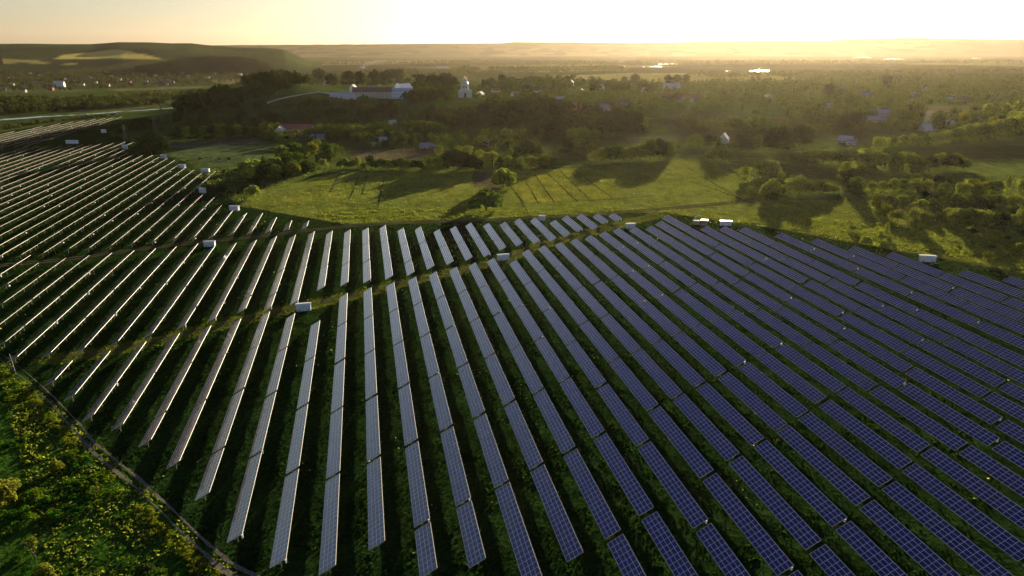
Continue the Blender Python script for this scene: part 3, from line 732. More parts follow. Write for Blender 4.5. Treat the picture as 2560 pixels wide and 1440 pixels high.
m = MB()
def far_tables():
    c, s = math.cos(RZ_ROW), math.sin(RZ_ROW)
    for a, p, N in rest:
        ox, oy, oz = table_spot(a, p); h = N * MOD / 2
        T = lambda x, y, z: (ox + c * x - s * y, oy + s * x + c * y, oz + z)
        (y0, z0), (y1, z1) = slope_pt(0, 0.03), slope_pt(1, 0.03); (a0, b0), (a1, b1) = slope_pt(0, -0.03), slope_pt(1, -0.03)
        m.quad(T(-h, y0, z0), T(h, y0, z0), T(h, y1, z1), T(-h, y1, z1), 0, ((0, 4), (N, 4), (N, 0), (0, 0)))
        m.quad(T(-h, a1, b1), T(h, a1, b1), T(h, a0, b0), T(-h, a0, b0), 1)
        m.quad(T(-h, a0, b0), T(h, a0, b0), T(h, y0, z0), T(-h, y0, z0), 2); m.quad(T(h, a1, b1), T(-h, a1, b1), T(-h, y1, z1), T(h, y1, z1), 2)
        m.quad(T(-h, a1, b1), T(-h, a0, b0), T(-h, y0, z0), T(-h, y1, z1), 2); m.quad(T(h, a0, b0), T(h, a1, b1), T(h, y1, z1), T(h, y0, z0), 2)
        for i in range(4):
            x = -h + 1 + (2 * h - 2) * i / 3; yy, zz = slope_pt(0.4, -0.1)
            m.bar(T(x, yy, -0.3), T(x, yy, zz), 0.14, 0.12, 3)
        if random.random() < 0.3:
            q = T(-h + 0.5, -1.9, 1.3); m.box(q[0] - .28, q[0] + .28, q[1] - .28, q[1] + .28, q[2], q[2] + .6, 4)
far_tables()
tag(link('distant_solar_tables', m.mesh('distant_solar_tables', [M['glass'], M['back'], M['alu'], M['steel'], M['box']])), 'far rows of solar tables running off to the river', kind='stuff')

# ------------------------------------------------------------------ inverter houses
def kiosk(u, v, L, W, H, yaw, label, lamps=True, step=False):
    p = survey(u, v)
    k = empty('transformer_kiosk', tuple(p), yaw)
    tag(k, label, 'kiosk', 'transformer kiosks of the solar farm')
    b = MB(); b.box(-L / 2, L / 2, -W / 2, W / 2, 0.12, H)
    b.box(-L / 2 - .08, L / 2 + .08, -W / 2 - .08, W / 2 + .08, -0.5, 0.119, 1)
    link('body', b.mesh('kiosk_body', [M['kiosk'], M['gravel']]), k)
    r = MB(); e = 0.28
    z = H + 0.002
    pr = [(-W / 2 - e, 0.0), (-W / 2 - e, 0.13), (-W / 4, 0.30), (0, 0.36), (W / 4, 0.30), (W / 2 + e, 0.13), (W / 2 + e, 0.0)]
    x0, x1 = -L / 2 - e, L / 2 + e
    for (ya, za), (yb, zb) in zip(pr[:-1], pr[1:]): r.quad((x0, yb, z + zb), (x0, ya, z + za), (x1, ya, z + za), (x1, yb, z + zb))
    r.quad((x0, pr[0][0], z), (x0, pr[-1][0], z), (x1, pr[-1][0], z), (x1, pr[0][0], z))
    for i in range(1, 5): 
        for xx, fl in ((x0, 1), (x1, 0)):
            a_, b_, c_ = (xx, pr[0][0], z), (xx, pr[i][0], z + pr[i][1]), (xx, pr[i + 1][0], z + pr[i + 1][1])
            r.tri(*((a_, b_, c_) if fl else (c_, b_, a_)))
    for xx in (x0, x1): r.tri((xx, pr[0][0], z), (xx, pr[5][0], z + pr[5][1]), (xx, pr[6][0], z))
    link('roof', r.mesh('kiosk_roof', [M['kiosk_roof']]), k)
    for s in (-0.27, 0.27):
        dm = MB(); x = s * L; dm.box(x - 0.55, x + 0.55, -W / 2 - 0.05, -W / 2 - 0.003, 0.25, H - 0.75); dm.box(x - 0.4, x + 0.4, -W / 2 - 0.065, -W / 2 - 0.052, 0.4, 0.85, 1)
        d = link('door', dm.mesh('kiosk_door', [M['kiosk'], M['steel']]), k)
        hm = MB(); hm.box(x + 0.38, x + 0.44, -W / 2 - 0.12, -W / 2 - 0.052, 1.1, 1.3); link('handle', hm.mesh('kiosk_handle', [M['dark']]), d)
        if lamps:
            lm = MB(); lm.box(x - 0.2, x + 0.2, -W / 2 - 0.22, -W / 2 - 0.003, H - 0.62, H - 0.32); link('lamp', lm.mesh('kiosk_lamp', [M['lamp']]), k)
    vm = MB()
    for i in range(6): vm.box(-L / 2 - 0.05, -L / 2 - 0.003, -0.5, 0.5, 0.5 + i * 0.2, 0.62 + i * 0.2)
    link('vent', vm.mesh('kiosk_vent', [M['steel']]), k)
    return k
kiosk(760, 776, 5.6, 2.3, 2.75, R(14), 'blue grey kiosk with two wall lamps on the lane between front and middle blocks')
kiosk(525, 616, 5.6, 2.3, 2.75, R(6), 'pale kiosk with arched roof on the rutted earth track')
kiosk(1258, 650, 5.6, 2.3, 2.75, R(16), 'grey white kiosk at the upper end of the grassy lane')
kiosk(1576, 571, 5.0, 2.3, 2.8, R(10), 'white kiosk below the two smallest tables of the middle block', False)
kiosk(1355, 551, 3.4, 2.4, 2.9, R(-25), 'little upright white kiosk beside the hay meadow, behind the middle block', False)
kiosk(1814, 564, 6.4, 2.3, 2.6, R(-12), 'white kiosk with sunlit roof next to the metal transformer yard', False)
kiosk(2317, 654, 7.0, 2.4, 2.9, R(-10), 'long white kiosk alone on the right perimeter track')
kiosk(587, 526, 6.0, 2.4, 2.9, R(-8), 'pale blue kiosk where the curved perimeter track meets small tables', False)
kiosk(507, 482, 4.2, 2.6, 3.4, R(-20), 'square pale green kiosk just above the earth track corner', False)
kiosk(514, 430, 6.6, 2.6, 2.8, R(4), 'white flat kiosk beside the pale round tree', False)
kiosk(457, 420, 5.2, 2.6, 3.0, R(-15), 'pale kiosk halfway down the left perimeter track', False)
kiosk(410, 396, 5.2, 2.8, 3.4, R(-20), 'pale kiosk at the foot of the dark copse', False)
kiosk(313, 373, 5.0, 3.0, 4.2, R(0), 'tall pale kiosk under the lattice pylon', False)
kiosk(260, 332, 5.5, 3.0, 4.0, R(0), 'pale kiosk at the end of the farthest panel block', False)
kiosk(181, 359, 13.0, 3.2, 3.6, R(0), 'long low white kiosk with dark openings between two far blocks', False)

def transformer_yard():
    p = survey(1750, 562)
    y = empty('transformer_yard', tuple(p), R(-14)); tag(y, 'sunlit transformer with pipes and cooling fins beside the back row of panels', 'transformer')
    b = MB(); b.box(0.3, 4.3, -1.3, 1.3, 0, 3.0); link('cabinet', b.mesh('yard_cabinet', [M['steel']]), y)
    b = MB(); b.box(0.15, 4.45, -1.45, 1.45, 3.002, 3.16); link('roof', b.mesh('yard_roof', [M['kiosk_roof']]), y)
    b = MB(); b.box(-4.2, -0.4, -1.0, 1.0, 0.2, 2.5); link('tank', b.mesh('yard_tank', [M['steel']]), y)
    for i in range(7):
        f = MB(); x = -4.0 + i * 0.55; f.box(x, x + 0.12, -1.75, -1.003, 0.5, 2.2); link('cooling_fin', f.mesh('yard_fin', [M['alu']]), y)
    for i in range(4):
        c = MB(); x = -3.7 + i * 0.9; c.lathe([(0.0, 2.501), (0.22, 2.501), (0.16, 2.8), (0.24, 2.9), (0.15, 3.2), (0.22, 3.3), (0.1, 3.7), (0.0, 3.75)], 10, (x, 0.3, 0)); link('insulator', c.mesh('yard_insulator', [M['white']]), y)
    c = MB(); c.lathe([(0, 0), (0.45, 0.02), (0.45, 2.6), (0, 2.62)], 14, (-1.2, -0.2, 2.9)); me = c.mesh('yard_drum', [M['alu']]); o = link('expansion_drum', me, y); o.location = (-5.2, 0, 2.0); o.rotation_euler = (0, R(60), 0)
transformer_yard()

def pylon(u, v, H, label):
    p = survey(u, v); t = empty('lattice_pylon', tuple(p), facing(p) + 0.3); tag(t, label, 'pylon', 'lattice pylons of the power line')
    w0, w1 = H * 0.10, H * 0.018
    mast = MB()
    pos = lambda f, k: ((1 if k in (0, 3) else -1) * (w0 + (w1 - w0) * f), (1 if k < 2 else -1) * (w0 + (w1 - w0) * f), H * f)
    for k in range(4): mast.bar(pos(0, k), pos(1, k), 0.22, 0.22)
    lv = [0, .2, .36, .5, .62, .72, .8, .87, .94, 1]
    for a, b in zip(lv[:-1], lv[1:]):
        for k in range(4): mast.bar(pos(a, k), pos(b, (k + 1) % 4), 0.10, 0.10); mast.bar(pos(a, (k + 1) % 4), pos(b, k), 0.10, 0.10)
    link('mast', mast.mesh('pylon_mast', [M['steel']]), t)
    for f, l in ((0.74, .16), (0.85, .2), (0.95, .13)):
        c = MB(); c.bar((-H * l, 0, H * f), (H * l, 0, H * f), 0.16, 0.16); c.bar((-H * l, 0, H * f), (0, 0, H * (f + .045)), 0.1, 0.1); c.bar((H * l, 0, H * f), (0, 0, H * (f + .045)), 0.1, 0.1)
        link('crossarm', c.mesh('pylon_crossarm', [M['steel']]), t)
pylon(315, 353, 19, 'grey lattice pylon at the end of the far panel rows')
pylon(389, 329, 22, 'lattice pylon standing before the dark wooded slope')
pylon(407, 303, 22, 'farthest lattice pylon at the foot of the wood')

def pole(u, v, H, label, lean=0.0, t=0.22, colour='wood', arm=True):
    p = survey(u, v); e = empty('utility_pole', tuple(p), facing(p)); tag(e, label, 'pole')
    b = MB(); b.lathe([(t, -0.3), (t * 0.7, H), (0, H + .02)], 8); link('shaft', b.mesh('pole_shaft', [M[colour]]), e)
    if arm:
        b = MB(); b.bar((-0.9, 0, H - 0.5), (0.9, 0, H - 0.5), 0.12, 0.12); link('crossarm', b.mesh('pole_arm', [M[colour]]), e)
    e.rotation_euler = (0, lean, facing(p))
pole(40, 935, 7.5, 'thin pale post by the gravel track at the end of panels', -0.05, 0.07, 'kiosk', False)
pole(737, 254, 11, 'dark pole before the white perimeter wall', 0, 0.4)
pole(761, 200, 24, 'tall slim pale mast rising behind the wooded knoll', 0.08, 0.7, 'white', False)
pole(2403, 276, 20, 'dark pole with crossarm on the far brown field', 0, 0.6)
pole(1234, 420, 6, 'short white post at the edge of the hay meadow', 0, 0.25, 'white', False)

# ------------------------------------------------------------------ trees
def quads(P, D, S, g, flat=1.3):
    """leaf-clump quads: centres P, outward directions D, sizes S"""
    n = len(P)
    nrm = D * flat + g.normal(size=(n, 3)) * 0.45; nrm /= np.linalg.norm(nrm, axis=1)[:, None]
    a = np.cross(nrm, g.normal(size=(n, 3))); a /= np.linalg.norm(a, axis=1)[:, None]
    b = np.cross(nrm, a)
    a = a * S[:, None] * g.uniform(.6, 1.2, (n, 1)); b = b * S[:, None] * g.uniform(.5, 1.0, (n, 1))
    V = np.stack([P - a - b * .6, P + a * .7 - b, P + a + b * .7, P - a * .6 + b], 1).reshape(-1, 3)
    F = np.arange(4 * n).reshape(n, 4)
    return V, F

def crown_pts(kind, n, g):
    """points and outward directions filling a crown of unit height (ground at 0)"""
    L = []
    if kind == 'broad':
        L = [((0, 0, .52), .30)]
        for k in range(9):
            t = 2 * math.pi * k / 9 + g.uniform(-.3, .3); r = g.uniform(.14, .27); z = (.22, .5, .72)[k % 3] + g.uniform(-.07, .07)
            L.append(((r * math.cos(t), r * math.sin(t), z), g.uniform(.15, .22)))
        L += [((g.uniform(-.08, .08), g.uniform(-.08, .08), .84), .15)]
    elif kind == 'bush':
        for k in range(11):
            t = 2 * math.pi * k / 11 + g.uniform(-.3, .3); r = g.uniform(.15, .5)
            L.append(((r * math.cos(t), r * math.sin(t), g.uniform(.25, .68) * (1.1 - r * .8)), g.uniform(.2, .3)))
        L += [((0, 0, .62), .32)]
    elif kind == 'tall':
        for k in range(10):
            z = .1 + .085 * k; w = .14 * math.sin(min(1, (1.03 - z) * 1.9) * math.pi / 2)
            L.append(((g.uniform(-.06, .06), g.uniform(-.06, .06), z), max(.05, w) * g.uniform(.8, 1.25)))
    elif kind == 'fir':
        for k in range(14):
            z = .12 + .064 * k; L.append(((g.uniform(-.02, .02), g.uniform(-.02, .02), z), .24 * (1.02 - z) + .015))
    elif kind == 'sapling':
        for k in range(6):
            t = g.uniform(0, 6.28); r = g.uniform(.03, .16)
            L.append(((r * math.cos(t), r * math.sin(t), g.uniform(.3, .85)), g.uniform(.08, .14)))
    w = np.array([l[1] ** 2 for l in L]); idx = g.choice(len(L), n, p=w / w.sum())
    C = np.array([l[0] for l in L])[idx]; Rr = np.array([l[1] for l in L])[idx]
    D = g.normal(size=(n, 3)); D /= np.linalg.norm(D, axis=1)[:, None]
    D[:, 2] = np.where(D[:, 2] < -.4, -D[:, 2], D[:, 2])
    rad = Rr * g.uniform(.84, 1.06, n)
    sq = np.array((1, 1, .85)) if kind != 'fir' else np.array((1, 1, .35))
    P = C + D * rad[:, None] * sq
    P[:, 2] = np.maximum(P[:, 2], .02)
    return P, D

LEAFN = dict(broad=(1150, .042), bush=(1050, .062), tall=(700, .034), fir=(800, .036), sapling=(170, .034))
_tree = {}
def crown_mesh(kind, seed):
    if (kind, seed) not in _tree:
        g = np.random.default_rng(100 + seed * 7 + len(kind))
        n, s = LEAFN[kind]
        P, D = crown_pts(kind, n, g)
        V, F = quads(P, D, np.full(n, s) * g.uniform(.7, 1.3, n), g)
        tm = MB()
        zt = dict(broad=.62, bush=.5, tall=.85, fir=.95, sapling=.7)[kind]; r0 = .024 if kind != 'sapling' else .015
        tm.lathe([(r0 * 1.4, -.03), (r0, .04), (r0 * .75, zt * .5), (r0 * .3, zt)], 7)
        if kind in ('broad', 'bush', 'sapling'):
            for k in range(6):
                t = k * 1.05 + g.uniform(0, .5); z = g.uniform(.14, .4) * (1 if kind != 'bush' else .6)
                e = Vector((math.cos(t) * .22, math.sin(t) * .22, z + .25)); tm.bar((0, 0, z), e, r0 * .7, r0 * .7); tm.bar(e, e + Vector((math.cos(t + .5) * .08, math.sin(t + .5) * .08, .1)), r0 * .4, r0 * .4)
        _tree[kind, seed] = {}, (V, F), tm.mesh('tree_trunk', [M['bark']])
    return _tree[kind, seed]

def tree_parts(kind, seed, leafmat):
    d, (V, F), tr = crown_mesh(kind, seed)
    if leafmat not in d: d[leafmat] = np_mesh('tree_crown', V, F, [M[leafmat]])
    return d[leafmat], tr

KIND = {'b': ('broad', 'leaf', 'broad green', 'tree'), 'p': ('broad', 'leaf_pale', 'pale grey-green', 'tree'), 'd': ('broad', 'leaf_dark', 'dark dense', 'tree'), 'r': ('bush', 'leaf', 'rounded green', 'bush'),
        'k': ('bush', 'leaf_dark', 'dark low', 'bush'), 'q': ('bush', 'leaf_pale', 'pale rounded', 'bush'), 'y': ('broad', 'leaf_yellow', 'bright yellow-green', 'tree'), 'z': ('bush', 'leaf_yellow', 'bright yellow-green', 'bush'),
        't': ('tall', 'leaf_pale', 'tall slim pale', 'tree'), 'f': ('fir', 'leaf_dark', 'dark pointed conifer', 'tree'), 's': ('sapling', 'leaf_yellow', 'thin young yellow', 'sapling'), 'g': ('sapling', 'leaf', 'thin young green', 'sapling')}
PLURAL = {'tree': 'trees', 'bush': 'bushes', 'sapling': 'saplings'}

def plant(u, v, hpx, k, label, group):
    kind, lm, desc, noun = KIND[k]
    p = survey(u, v); h = max(1.5, metres(p, hpx) * 1.06)
    e = empty('pine_tree' if kind == 'fir' else ('bush' if noun == 'bush' else 'tree'), (p[0], p[1], p[2] - 0.05), random.uniform(0, 6.28))
    wide = random.uniform(.9, 1.2)
    e.scale = (h * wide, h * wide, h)
    tag(e, label, noun, group)
    c, tr = tree_parts(kind, random.randrange(5), lm)
    link('crown', c, e); link('trunk', tr, e)

CLUMPS = [
 ('at the near edge of the right thicket', '2037,578,31,s 2130,578,18,q 2215,586,32,t 2203,601,20,q 2163,616,27,q 2363,629,14,s 2378,622,12,g 2411,629,15,s 2436,622,11,g 2470,657,29,y 2506,640,17,q 2548,634,26,y 2552,660,14,s 1990,560,14,g 2150,556,9,g 2431,584,16,k 2390,610,10,r 2480,622,10,k 2330,610,9,g 2520,600,12,k'),
 ('in the front row of the right thicket', '2189,515,33,y 2220,508,18,y 2213,540,30,y 2245,552,30,q 2281,559,42,p 2256,520,34,p 2279,505,30,p 2300,530,34,q 2335,527,33,r 2369,550,33,q 2388,566,44,p 2415,568,48,b 2439,567,45,q 2462,566,42,p 2484,564,38,r 2505,566,36,k 2526,567,33,q 2551,558,36,p 2575,566,36,p'),
 ('in the middle of the right thicket', '2177,482,30,p 2205,484,32,p 2231,488,42,p 2258,486,38,b 2290,478,34,q 2318,482,34,p 2345,500,32,r 2360,488,33,b 2388,520,36,r 2402,496,42,p 2425,484,36,y 2445,526,36,k 2441,490,34,z 2464,484,32,y 2487,522,38,r 2490,488,36,b 2515,484,48,t 2529,527,42,p 2551,490,40,p 2420,532,32,k 2365,515,28,r 2580,520,40,p'),
 ('across the right meadow', '1861,451,34,p 1884,467,22,q 1879,491,17,z 1904,440,40,b 1922,444,46,q 1930,495,50,q 1957,492,30,p 1950,455,26,p 1976,487,42,p 1998,487,48,p 2024,485,36,q 2048,482,34,r 2070,482,24,q 2087,482,20,q 2110,452,46,p 2138,485,44,b 2146,435,26,q 2120,452,38,k 2290,457,26,q 2318,454,22,q 2374,457,22,r 2345,456,20,k'),
 ('in the long hedge beyond the right meadow', '1995,406,30,q 2015,406,34,p 2035,407,34,p 2058,407,34,q 2078,408,36,p 2100,408,38,r 2122,408,40,p 2143,410,36,q 2165,414,42,p 2186,420,42,p 2210,422,40,q 2234,424,44,b 2256,426,46,p 2279,426,42,p 2302,428,34,r 2324,424,36,k 2346,424,42,p 2368,424,42,k 2387,424,40,p 2408,424,32,q 2290,436,24,r'),
 ('in the upper right wood', '2166,404,30,p 2194,380,36,p 2208,372,28,p 2230,368,28,b 2256,362,26,q 2281,360,26,p 2296,366,26,q 2311,366,28,b 2330,364,30,p 2347,364,32,p 2365,362,36,p 2382,360,38,b 2400,358,40,p 2417,356,44,p 2436,354,44,p 2452,354,46,b 2470,350,46,q 2487,348,48,p 2505,346,46,p 2522,344,48,b 2540,340,52,p 2556,336,60,p 2578,336,56,p 2499,312,32,b 2464,292,32,p 2511,292,34,p 2546,284,34,p 2480,318,26,y 2530,308,30,p'),
 ('by the hazy farms right of the glare', '2070,242,32,d 2108,324,36,d 2133,325,40,d 2150,292,24,b 2180,292,20,b 2213,224,36,d 2272,311,30,b 2290,300,20,b 2347,330,40,d 2377,330,20,r 2410,316,34,y 2440,278,20,b 2037,292,18,b 2060,290,16,b 1997,366,52,d 2017,366,46,d 2100,290,18,r 2236,318,22,b 2322,320,24,r 2428,300,18,r 2395,300,18,b'),
 ('in the hedge behind the striped field', '1475,404,20,p 1487,406,30,p 1505,404,35,p 1525,404,40,b 1544,403,40,b 1560,402,34,q 1580,399,36,q 1600,398,38,q 1625,398,48,b 1648,397,50,d 1668,395,42,b 1682,385,30,b 1693,374,14,k 1770,399,22,r 1786,402,34,b 1803,403,34,b 1820,404,30,r'),
 ('by the hazy white gabled house', '1725,365,26,b 1745,366,30,b 1770,368,30,d 1790,368,28,b 1832,372,22,r 1850,372,36,d 1870,374,38,d 1892,376,36,b 1925,378,52,d 1948,378,62,d 1968,376,46,d 1830,331,36,b 1850,331,34,b 1868,332,26,r 1885,332,40,b 1905,330,36,b 1928,330,26,r'),
 ('on the dark rise left of the sun glare', '1430,362,42,b 1460,362,42,b 1485,362,38,b 1440,386,36,b 1480,382,26,r 1420,386,40,d 1480,326,28,d 1500,331,42,d 1520,335,54,d 1542,336,62,d 1566,335,58,d 1588,331,50,d 1608,326,36,b 1596,296,34,b 1645,301,22,b 1460,330,36,d 1440,326,40,d 1412,330,46,d 1390,326,44,d 1370,330,40,d'),
 ('in the field-edge hedge below the church', '1075,424,32,b 1095,425,36,b 1120,425,46,d 1145,425,50,d 1168,424,42,d 1188,423,30,k 1097,390,26,p 1148,395,30,p 1171,395,32,p 1201,403,30,p 1215,418,36,p 1232,418,40,p 1250,418,28,b 1269,418,30,p 1302,417,26,p 1326,417,28,z 1345,416,22,r 1363,415,30,y 1380,414,22,r 1320,392,40,d 1275,394,24,b 1111,368,34,b 1156,364,26,b 1130,372,26,r 1295,396,28,d 1345,394,26,d'),
 ('in the low row along the hay meadow', '842,425,18,g 862,420,28,q 880,419,20,q 894,418,26,p 908,421,14,q 926,415,26,d 938,421,24,r 955,422,28,r 972,422,26,q 988,422,26,r 1005,422,30,r 1022,423,26,r 1040,424,24,k 1056,424,16,k 806,418,22,q 770,428,28,b 825,405,22,b'),
 ('in the clump beside the small solar tables', '585,458,36,q 603,457,26,p 619,455,56,p 635,437,40,p 640,462,24,k 655,452,40,d 664,448,60,f 678,446,40,d 691,430,36,p 691,450,38,b 705,404,40,p 712,448,30,k 720,420,42,b 734,432,28,y 744,438,26,y 732,396,42,b 755,404,36,b 760,432,24,d 768,428,30,r 781,398,42,y 795,382,34,b 800,410,26,b 820,404,46,b 838,398,38,b 855,392,26,b 712,394,30,b 730,362,22,b 560,436,14,r 700,432,34,d 745,414,34,b'),
 ('near the perimeter track corner', '634,493,32,q 553,482,20,k 594,487,13,k 575,486,12,k 705,459,14,g 548,400,7,r 573,400,7,k 500,399,6,k 470,404,6,r'),
 ('alone in the hay meadow', '1258,466,48,q 1215,527,60,r 1050,540,9,g 930,540,8,g'),
 ('in the dark copse by the far kiosks', '362,384,40,d 378,384,50,d 392,382,52,d 408,380,42,d 350,390,26,d 336,330,24,d 352,326,28,d 368,324,28,d 384,322,24,d 300,340,20,k 285,346,16,k 320,322,20,k'),
 ('under the wooded slope', '430,352,30,d 450,350,34,d 470,350,32,b 490,350,36,d 512,350,34,b 532,350,36,d 552,349,38,b 574,348,36,d 596,346,34,b 618,344,32,d 640,344,24,d 660,350,22,d 680,356,24,d 700,358,22,b 770,352,30,b 800,346,34,b 826,346,36,b 850,344,34,b 872,342,32,b 900,346,34,b 925,338,32,r 945,338,34,r 965,338,36,r 990,338,32,r 1010,338,36,r 1032,338,38,r 1055,338,38,r 1078,338,36,r 1098,338,30,r 949,348,24,p'),
 ('on the monastery hill skyline', '668,212,26,d 686,208,30,d 704,206,32,d 722,208,30,d 740,212,28,d 800,212,38,d 830,218,32,d 870,216,36,d 900,216,36,d 940,216,40,d 965,216,38,d 990,214,38,d 1050,222,34,d 1080,224,38,d 1110,226,40,d 1135,228,34,d 1230,216,22,d 1255,214,26,d 1330,212,22,d 1560,210,18,d 1588,214,28,d 1670,214,26,d 1692,214,26,d 1715,214,26,d'),
]
n_trees = 0
for where, txt in CLUMPS:
    items = [(float(a), float(b), float(c), k) for a, b, c, k in (t.split(',') for t in txt.split())]
    items.sort(key=lambda t: t[0])
    seen = {}
    for u, v, h, k in items:
        desc, noun = KIND[k][2:]
        seen[desc, noun] = seen.get((desc, noun), 0) + 1
        tot = sum(1 for t in items if KIND[t[3]][2:] == (desc, noun))
        lab = '%s %s %s' % (desc, noun, where) if tot == 1 else '%s %s, %s from left %s' % (desc, noun, ordinal(seen[desc, noun]), where)
        plant(u, v, h, k, lab, '%s %s' % (PLURAL[noun], where)); n_trees += 1
print('trees', n_trees)

# ------------------------------------------------------------------ woods that read as one mass
def scatter(pix, n, seed, world=None):
    g = np.random.default_rng(seed); P = np.array(world) if world is not None else plan(pix)
    lo, hi = P.min(0), P.max(0); out = np.empty((0, 2))
    for _ in range(60):
        q = lo + (hi - lo) * g.random((n * 4, 2)); out = np.vstack([out, q[inside(P, q[:, 0], q[:, 1])]])
        if len(out) >= n: break
    return out[:n]

def wood(name, label, polys, ca, cb, hh, nq=90, seed=1, kinds=('broad', 'bush', 'broad', 'tall')):
    g = np.random.default_rng(seed)
    protos = []
    for k in kinds:
        for s in range(3):
            P, D = crown_pts(k, nq, g); protos.append(quads(P, D, np.full(nq, .085 if k != 'bush' else .12) * g.uniform(.7, 1.3, nq), g)[0])
    VV, CC = [], []
    for pix, n in polys:
        pts = scatter(pix, n, seed + len(VV))
        for x, y in pts:
            h = g.uniform(*hh) * (.65 + .7 * float(vnoise(x, y, 45, 7))); V = protos[g.integers(len(protos))]
            t = g.uniform(0, 6.28); c, s = math.cos(t) * h * g.uniform(.9, 1.3), math.sin(t) * h
            W = np.c_[V[:, 0] * c - V[:, 1] * s + x, V[:, 0] * s + V[:, 1] * c + y, V[:, 2] * h + float(zg(x, y)) - .3]
            VV.append(W); f = g.random(); CC.append(np.tile(np.array(ca) * (1 - f) + np.array(cb) * f, (len(V), 1)))
    V = np.vstack(VV); F = np.arange(len(V)).reshape(-1, 4)
    tag(link(name, np_mesh(name, V, F, [M['leaf_mass']], col=np.vstack(CC))), label, kind='stuff')

DK, MD, OL = (0.014, 0.022, 0.008), (0.036, 0.052, 0.015), (0.062, 0.070, 0.022)
wood('hillside_wood', 'dense dark wood covering the slope below the monastery',
     [([(425, 318), (440, 285), (500, 250), (560, 226), (640, 205), (700, 196), (790, 214), (700, 240), (640, 262), (760, 262), (900, 262), (1000, 270), (1010, 300), (900, 322), (700, 326), (560, 330)], 620),
      ([(1010, 268), (1060, 246), (1140, 250), (1010, 262)], 30), ([(1010, 300), (1180, 284), (1300, 262), (1400, 262), (1500, 290), (1480, 330), (1300, 330), (1100, 322)], 210),
      ([(1030, 226), (1030, 240), (1140, 244), (1140, 228)], 40)], DK, MD, (12, 19), 120, 11)
wood('hilltop_trees', 'trees crowding behind the monastery buildings',
     [([(650, 205), (760, 205), (860, 214), (1040, 214), (1140, 222), (1140, 204), (900, 200), (700, 190)], 160), ([(1190, 232), (1500, 232), (1640, 236), (1640, 215), (1400, 208), (1200, 214)], 200)], DK, MD, (11, 20), 110, 12)
wood('village_trees', 'gardens and orchards of the hazy village beyond the meadow',
     [([(1180, 248), (1420, 240), (1700, 240), (1640, 285), (1500, 290), (1300, 262)], 480), ([(1640, 215), (1960, 212), (2560, 206), (2640, 230), (2640, 262), (2300, 262), (1960, 284), (1700, 284), (1640, 250)], 1700),
      ([(1960, 284), (2300, 262), (2300, 330), (2150, 332), (1990, 340)], 260), ([(2330, 300), (2600, 262), (2640, 300), (2560, 330), (2400, 340)], 230), ([(1700, 306), (1990, 308), (1980, 332), (1700, 330)], 90),
      ([(900, 346), (1100, 342), (1100, 372), (900, 372)], 50), ([(1120, 342), (1380, 334), (1380, 384), (1240, 390), (1120, 366)], 70), ([(640, 330), (900, 330), (880, 352), (640, 350)], 60)], MD, OL, (6, 13), 90, 13)
wood('far_woods', 'belts of woodland fading into the haze of the plain',
     [([(1640, 206), (2560, 196), (2700, 206), (2640, 212), (1800, 212)], 520), ([(1130, 172), (1200, 170), (1200, 178), (1130, 180)], 120), ([(960, 178), (1040, 174), (1050, 190), (960, 195)], 200), ([(1220, 172), (1560, 168), (1560, 174), (1230, 178)], 500),
      ([(1050, 190), (1600, 182), (1560, 178), (1060, 182)], 160), ([(1700, 186), (2560, 176), (2560, 184), (1800, 196)], 700), ([(780, 186), (960, 180), (960, 196), (780, 198)], 120), ([(1300, 156), (2560, 151), (2560, 159), (1400, 165)], 1500), ([(700, 160), (1300, 150), (1300, 154), (760, 165)], 600)], (0.030, 0.038, 0.016), OL, (8, 17), 60, 14)
wood('riverside_trees', 'willows and scrub lining the river in the valley',
     [([(-60, 296), (0, 286), (150, 280), (260, 272), (420, 262), (430, 254), (260, 250), (0, 252), (-60, 254)], 700), ([(250, 252), (480, 244), (560, 226), (470, 232), (300, 240)], 110)], DK, OL, (6, 13), 110, 15)
wood('riverside_scrub', 'low scrub on the near bank of the river', [([(-60, 336), (0, 318), (70, 308), (150, 302), (230, 291), (300, 288), (240, 294), (150, 303), (60, 316), (0, 330)], 160)], DK, OL, (2, 5), 80, 18, ('bush',))
wood('town_trees', 'trees between the houses of the river town',
     [([(-60, 232), (200, 226), (420, 218), (560, 208), (640, 196), (660, 172), (480, 168), (100, 168), (-60, 170)], 2100)], (0.018, 0.020, 0.011), (0.048, 0.044, 0.022), (7, 14), 60, 16)

